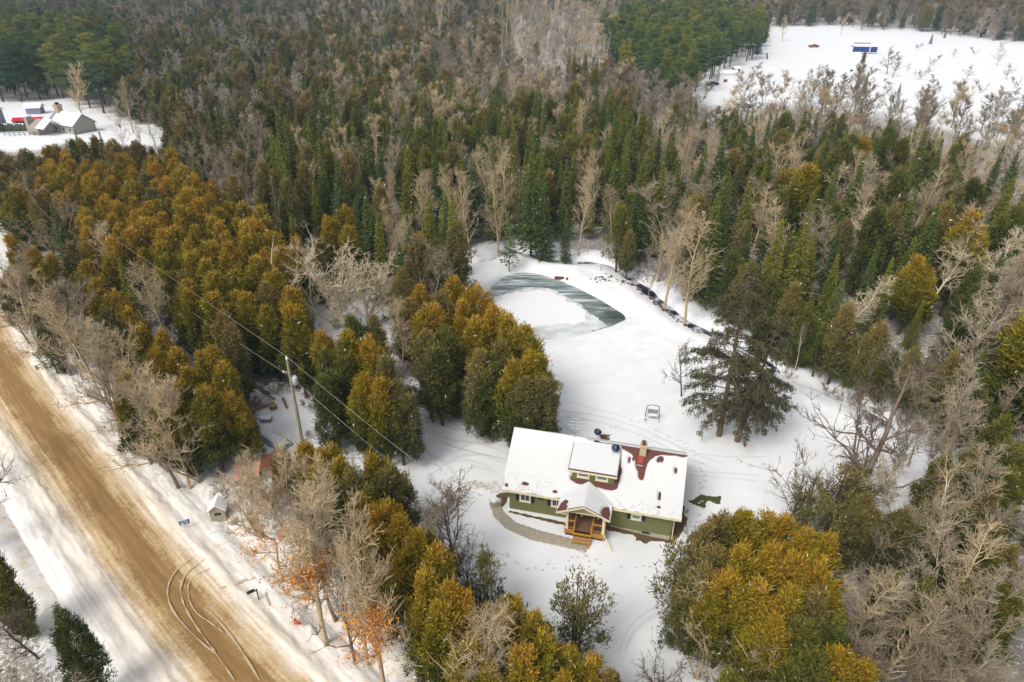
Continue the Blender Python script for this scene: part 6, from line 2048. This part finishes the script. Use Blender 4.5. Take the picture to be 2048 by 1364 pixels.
band(12, 60, .92, 7000)
band(60, 130, .88, 24000)
band(130, 240, .95, 42000)
band(240, 420, 1.2, 36000)
band(420, 700, 1.7, 26000)
band(700, 1000, 2.4, 14000)
WOOD = []
for x, y, sp in cands:
    dr_ = 1e9
    if y < 160:
        # distance from the road
        for a, b_ in zip(ROAD[:-1], ROAD[1:]):
            if abs(a[0] - x) < 60 and abs(a[1] - y) < 60:
                dx, dy = b_[0] - a[0], b_[1] - a[1]
                t_ = max(0, min(1, ((x - a[0]) * dx + (y - a[1]) * dy) / (dx * dx + dy * dy)))
                dr_ = min(dr_, math.hypot(x - a[0] - t_ * dx, y - a[1] - t_ * dy))
        if dr_ < 9:
            continue
        # everything left of the road is placed by hand
        if x < -20 and y < 75 and (x + 12) + (y - 28) * .93 < 0:
            continue
    hz = 12.0
    px, py = Qp(x, y, hz)
    if px < -350 or px > 2400:
        continue
    z_ = zone_at(px + RR.gauss(0, 14), py + RR.gauss(0, 8))
    h = R.uniform(*z_[3])
    kd = pick(z_[2])
    if y > 150:
        kd = FARK.get(kd, kd)
    spc = z_[4] * (sp if y > 130 else 1.0)
    if kd in ('pine',):
        spc = max(spc, 5.2)
    # stand on closed ground only
    if any(inpoly(x, y, q_) for q_ in (YW, CUTW)):
        continue
    bpx, bpyy = Qp(x, y, 0)
    rad = (5.0 if kd == 'pine' else 1.6 if not ('bare' in kd or 'far_' in kd) else 2.0)
    bad = False
    for poly, _f in OPEN:
        if inpoly(bpx, bpyy, poly):
            bad = True
            break
        for f_ in (1.0, .82, .66, .5, .34, .2):
            qx, qy = Qp(x, y, h * f_)
            rr = rad * FPX / (y * _c + (CAM_H - h) * _s) * (.2 if f_ == 1 else .7)
            if any(inpoly(qx + e_, qy, poly) for e_ in (-rr, 0, rr)):
                bad = True
                break
        if bad:
            break
    if bad and ('bare' in kd or 'far_' in kd) and y > 120 and x > 60 and not inpoly(bpx, bpyy, OPEN[1][0]) and any(inpoly(*Qp(x, y, h * f_), OPEN[1][0]) for f_ in (1, .6)) and R.random() < .045:
        bad = False
    if bad:
        continue
    for poly, ym in PROT:
        if y < ym and any(inpoly(*Qp(x, y, h * f_), poly) for f_ in (1, .8, .6, .4, .2)):
            bad = True
            break
    if bad:
        continue
    # keep the hand-placed pond background clear in front
    if 780 < px < 1220 and 480 < bpyy < 560 and y < 104:
        continue
    dc_ = min(math.hypot(a[0] - x, a[1] - y) for a in CREEK[::2]) if 20 < y < 125 and x > -30 else 9
    if dc_ < 2.0:
        continue
    if not near_ok(x, y, spc):
        continue
    reg(x, y)
    WOOD.append((x, y, h, kd, z_[0], px, py))

# sort by how large they show; the largest 300 of a kind stand as trees of their own, the rest are one mass per kind
def szof(tr_):
    return tr_[2] / (tr_[1] * _c + (CAM_H - tr_[2] / 2) * _s)


hand = {}
for (x, y, h, k_, o) in TREES:
    hand[kname(k_)] = hand.get(kname(k_), 0) + 1
byk = {}
for tr_ in WOOD:
    byk.setdefault(kname(tr_[3]), []).append(tr_)
FAR = {}
HAND_TREES = list(TREES)
LM = [('the utility pole', (592, 800)), ('the pond', (1110, 610)), ('the lawn swing', (1304, 825)), ('the grey roadside hut', (445, 1010)), ('the stone house', (140, 245)), ('the blue trailer', (1727, 110)), ('the tall lawn spruce', (1450, 700)), ('the house porch', (1167, 1040)), ('the white shed by the pines', (1453, 160)), ('the stream birches', (1350, 520)), ('the thin cedar on the lower snow', (1160, 1210)), ('the twin poplars', (935, 420)), ('the blue road sign', (371, 1042)), ('the red-roofed shed', (500, 935)), ('the large pale many-stemmed tree', (670, 540)), ('the solitary spruce behind the pond', (1018, 480)), ('the dark stream pool', (1600, 760)), ('the top left picture corner', (0, 0)), ('the top right picture corner', (2048, 0)), ('the top edge middle', (1024, 20)), ('the left edge middle', (0, 560)), ('the right edge middle', (2048, 560)), ('the bottom right picture corner', (2048, 1364)), ('the bottom edge middle', (1024, 1364)), ('the pine stand beside the far field', (1370, 80)), ('the stone house garden', (60, 290)), ('the crooked brown lawn tree', (1700, 850)), ('the right edge of the far snowfield', (2030, 270)), ('the left end of the power lines', (120, 430)), ('the power line cut', (330, 600)), ('the slope above the pond spruces', (1130, 240))]
ORD = ['nearest', 'second nearest', 'third nearest', 'fourth nearest', 'fifth nearest', 'sixth nearest', 'seventh nearest', 'eighth nearest']
allind = []
for nm_, lst in byk.items():
    lst.sort(key=szof, reverse=True)
    vis = [t_ for t_ in lst if -60 < t_[5] < 2110]
    n = max(0, 298 - hand.get(nm_, 0))
    ind = vis[:n]
    ids = set(id(t_) for t_ in ind)
    for t_ in lst:
        if id(t_) not in ids:
            FAR.setdefault(nm_, []).append(t_)
    for t_ in ind:
        x, y, h, kd, zn, px, py = t_
        o = place(kd, x, y, h, None, R.uniform(.95, 1.3) * (1.18 if kd == 'cedar_ochre' else 1), None, None, None, parts=szof(t_) > .085)
        o['group'] = '%ss in the %s' % (nm_.replace('_tree', '').replace('_', ' '), zn)
        allind.append((o, kd, zn, px, py))
# names that single trees out: nearest to a landmark by kind, else the stand they belong to
todo = {}
for (x, y, h, k_, o) in HAND_TREES:
    if not o.get('label'):
        px, py = Qp(x, y, h * .6)
        todo.setdefault(k_, []).append((o, px, py, None))
for (o, kd, zn, px, py) in allind:
    todo.setdefault(kd, []).append((o, px, py, zn))
for kd, lst in todo.items():
    done = set()
    for ln, (lx, ly) in LM:
        srt = sorted(lst, key=lambda q_: math.hypot(q_[1] - lx, q_[2] - ly))
        k_ = 0
        for o, px, py, zn in srt:
            if k_ >= 8 or math.hypot(px - lx, py - ly) > 260:
                break
            if o.name not in done:
                lb_ = '%s, %s of its kind to %s' % (DESC[kd], ORD[k_], ln)
                o['label'] = lb_ if len(lb_.replace('-', ' ').split()) <= 16 else '%s, %s to %s' % (DESC[kd], ORD[k_], ln)
                done.add(o.name)
                if 'group' in o.keys():
                    del o['group']
            k_ += 1
    for o, px, py, zn in lst:
        if o.name in done:
            continue
        if zn is None:
            zn = zone_at(px, py)[0]
        o['group'] = '%ss, %s' % (DESC[kd], zn)
        o['label'] = '%s among its many likes, %s' % (DESC[kd], zn)


def mass(name, items, label, cat):
    """a far wood as one mass: whole-tree meshes set on points"""
    col_ = bpy.data.collections.new(name + '_sources')
    src, keys = [], {}
    for x, y, h, kd, zn, px, py in items:
        if kd not in keys:
            keys[kd] = []
            for (pp_, jm, H_) in TPL[kd]:
                so = bpy.data.objects.new('%04d' % len(src), jm)
                col_.objects.link(so)
                keys[kd].append((len(src), H_))
                src.append(so)
    n = len(items)
    xy = np.array([(i_[0], i_[1]) for i_ in items])
    zz = ground_h(xy[:, 0], xy[:, 1])
    me_ = bpy.data.meshes.new(name)
    me_.from_pydata([(a[0], a[1], b_ - .1) for a, b_ in zip(xy, zz)], [], [])
    ix, sc, rt_ = [], [], []
    for i_ in items:
        a, H_ = keys[i_[3]][R.randrange(len(keys[i_[3]]))]
        ix.append(a)
        s_ = i_[2] / H_
        wv_ = R.uniform(.95, 1.3) * (1.15 + .5 * min(1, max(0, (i_[1] - 200) / 400)))
        sc += [s_ * wv_, s_ * wv_, s_]
        rt_ += [0, 0, R.uniform(0, 6.28)]
    me_.attributes.new('idx', 'INT', 'POINT').data.foreach_set('value', ix)
    me_.attributes.new('scl', 'FLOAT_VECTOR', 'POINT').data.foreach_set('vector', sc)
    me_.attributes.new('rot', 'FLOAT_VECTOR', 'POINT').data.foreach_set('vector', rt_)
    o = link_mesh(name, me_)
    ng = bpy.data.node_groups.new(name, 'GeometryNodeTree')
    ng.interface.new_socket('Geometry', in_out='INPUT', socket_type='NodeSocketGeometry')
    ng.interface.new_socket('Geometry', in_out='OUTPUT', socket_type='NodeSocketGeometry')
    gi, go = ng.nodes.new('NodeGroupInput'), ng.nodes.new('NodeGroupOutput')
    ci = ng.nodes.new('GeometryNodeCollectionInfo')
    ci.inputs['Collection'].default_value = col_
    ci.inputs['Separate Children'].default_value = True
    ci.inputs['Reset Children'].default_value = True
    ip = ng.nodes.new('GeometryNodeInstanceOnPoints')
    ip.inputs['Pick Instance'].default_value = True

    def na_(nm_, ty_):
        a = ng.nodes.new('GeometryNodeInputNamedAttribute')
        a.data_type = ty_
        a.inputs['Name'].default_value = nm_
        return a.outputs[0]
    L = ng.links.new
    L(gi.outputs[0], ip.inputs['Points'])
    L(ci.outputs[0], ip.inputs['Instance'])
    L(na_('idx', 'INT'), ip.inputs['Instance Index'])
    L(na_('scl', 'FLOAT_VECTOR'), ip.inputs['Scale'])
    L(na_('rot', 'FLOAT_VECTOR'), ip.inputs['Rotation'])
    L(ip.outputs[0], go.inputs[0])
    md = o.modifiers.new('scatter', 'NODES')
    md.node_group = ng
    return tag(o, label, cat, kind='stuff')


for nm_, items in FAR.items():
    kd_ = nm_.replace('_tree', '').replace('_', ' ')
    mass(nm_.replace('_tree', '') + '_wood', items, 'distant mass of %s trees filling the wooded slopes' % kd_, 'woodland')
print('TREES', {k_: len(v_) for k_, v_ in byk.items()}, 'far', {k_: len(v_) for k_, v_ in FAR.items()}, 'hand', hand)

# underbrush in the woods and by the road: nobody could count it
items = []
for _ in range(1500):
    y = RR.uniform(20, 150)
    x = RR.uniform(-y * .85 - 5, y * .85 + 5)
    if inpoly(x, y, YW) or gh(x, y) < -.7:
        continue
    bpx, bpyy = Qp(x, y, 0)
    if inpoly(bpx, bpyy, OPEN[0][0]) or inpoly(bpx, bpyy, OPEN[2][0]) or inpoly(bpx, bpyy, [(500, 800), (600, 800), (620, 900), (500, 900)]):
        continue
    d_ = float(seg_dist(np.array([x]), np.array([y]), ROAD, False)[0][0])
    if d_ < 7.5 or (d_ < 13 and R.random() < .4):
        continue
    if 420 < bpx < 640 and 1020 < bpyy < 1180:
        continue
    items.append((x, y, R.uniform(.8, 2.4), 'shrub', '', 0, 0))
mass('underbrush', items, 'thin leafless brush and dead stems on the wood floor and verges', 'underbrush')
# brush pile by the clearing
pm = MB()
for i in range(120):
    x, y, _ = P(500 + R.gauss(0, 18), 808 + R.gauss(0, 10))
    a = R.uniform(0, 2 * PI)
    L_ = R.uniform(.4, 1.6)
    z = gh(x, y) + R.uniform(.05, .5)
    pm.tube([(x, y, z), (x + L_ * math.cos(a), y + L_ * math.sin(a), z + R.uniform(-.2, .4))], R.uniform(.015, .04), 4)
tag(pm.build('brush_pile', M['log']), 'heap of cut brown branches beside the snowy mound left of the pole', 'brush pile', kind='stuff')
pm = MB()
for i in range(40):
    x, y, _ = P(812 + R.gauss(0, 6), 872 + R.gauss(0, 10))
    a = R.uniform(0, 2 * PI)
    L_ = R.uniform(.3, 1.2)
    z = gh(x, y) + R.uniform(.05, .4)
    pm.tube([(x, y, z), (x + L_ * math.cos(a), y + L_ * math.sin(a), z + R.uniform(-.1, .3))], R.uniform(.012, .03), 4)
tag(pm.build('twig_heap', M['iron']), 'tangle of dark twigs at the cedar edge by the drive', 'twig heap', kind='stuff')
# stones and rubble along the stream
sm = MB()
for (bx0, by0), (bx1, by1), n_ in (((1270, 575), (1400, 668), 130), ((1185, 560), (1290, 575), 50)):
    for i in range(n_):
        q = R.random()
        x, y, _ = P(bx0 + (bx1 - bx0) * q + R.gauss(0, 5), by0 + (by1 - by0) * q + R.gauss(0, 4))
        r_ = R.uniform(.08, .24)
        sm.lathe([(r_ * .5, 0), (r_, r_ * .4), (r_ * .7, r_ * .8), (.02, r_)], 6, (x, y, gh(x, y) - .05))
tag(sm.build('stream_rubble', mat('dark_red_rubble', (0.06, 0.04, 0.045), .9, var=(2, .2, (0.16, 0.09, 0.08)))), 'dark reddish rubble and dead leaves lining the stream bank', 'rubble', kind='stuff')

# ------------------------------------------------------------------ air
hz_ = MB().box(-1550, -65, -12, 1550, 1350, 60).build('haze', None)
hz_.data.materials.clear()
hm = bpy.data.materials.new('haze_air')
hm.use_nodes = True
t = hm.node_tree
t.nodes.clear()
pv = t.nodes.new('ShaderNodeVolumePrincipled')
pv.inputs['Color'].default_value = (0.50, 0.70, 1.0, 1)
pv.inputs['Density'].default_value = 0.0002
pv.inputs['Anisotropy'].default_value = 0.2
mo = t.nodes.new('ShaderNodeOutputMaterial')
t.links.new(pv.outputs[0], mo.inputs['Volume'])
hz_.data.materials.append(hm)
tag(hz_, 'thin bluish winter air between the camera and the far woods', 'haze', kind='stuff')
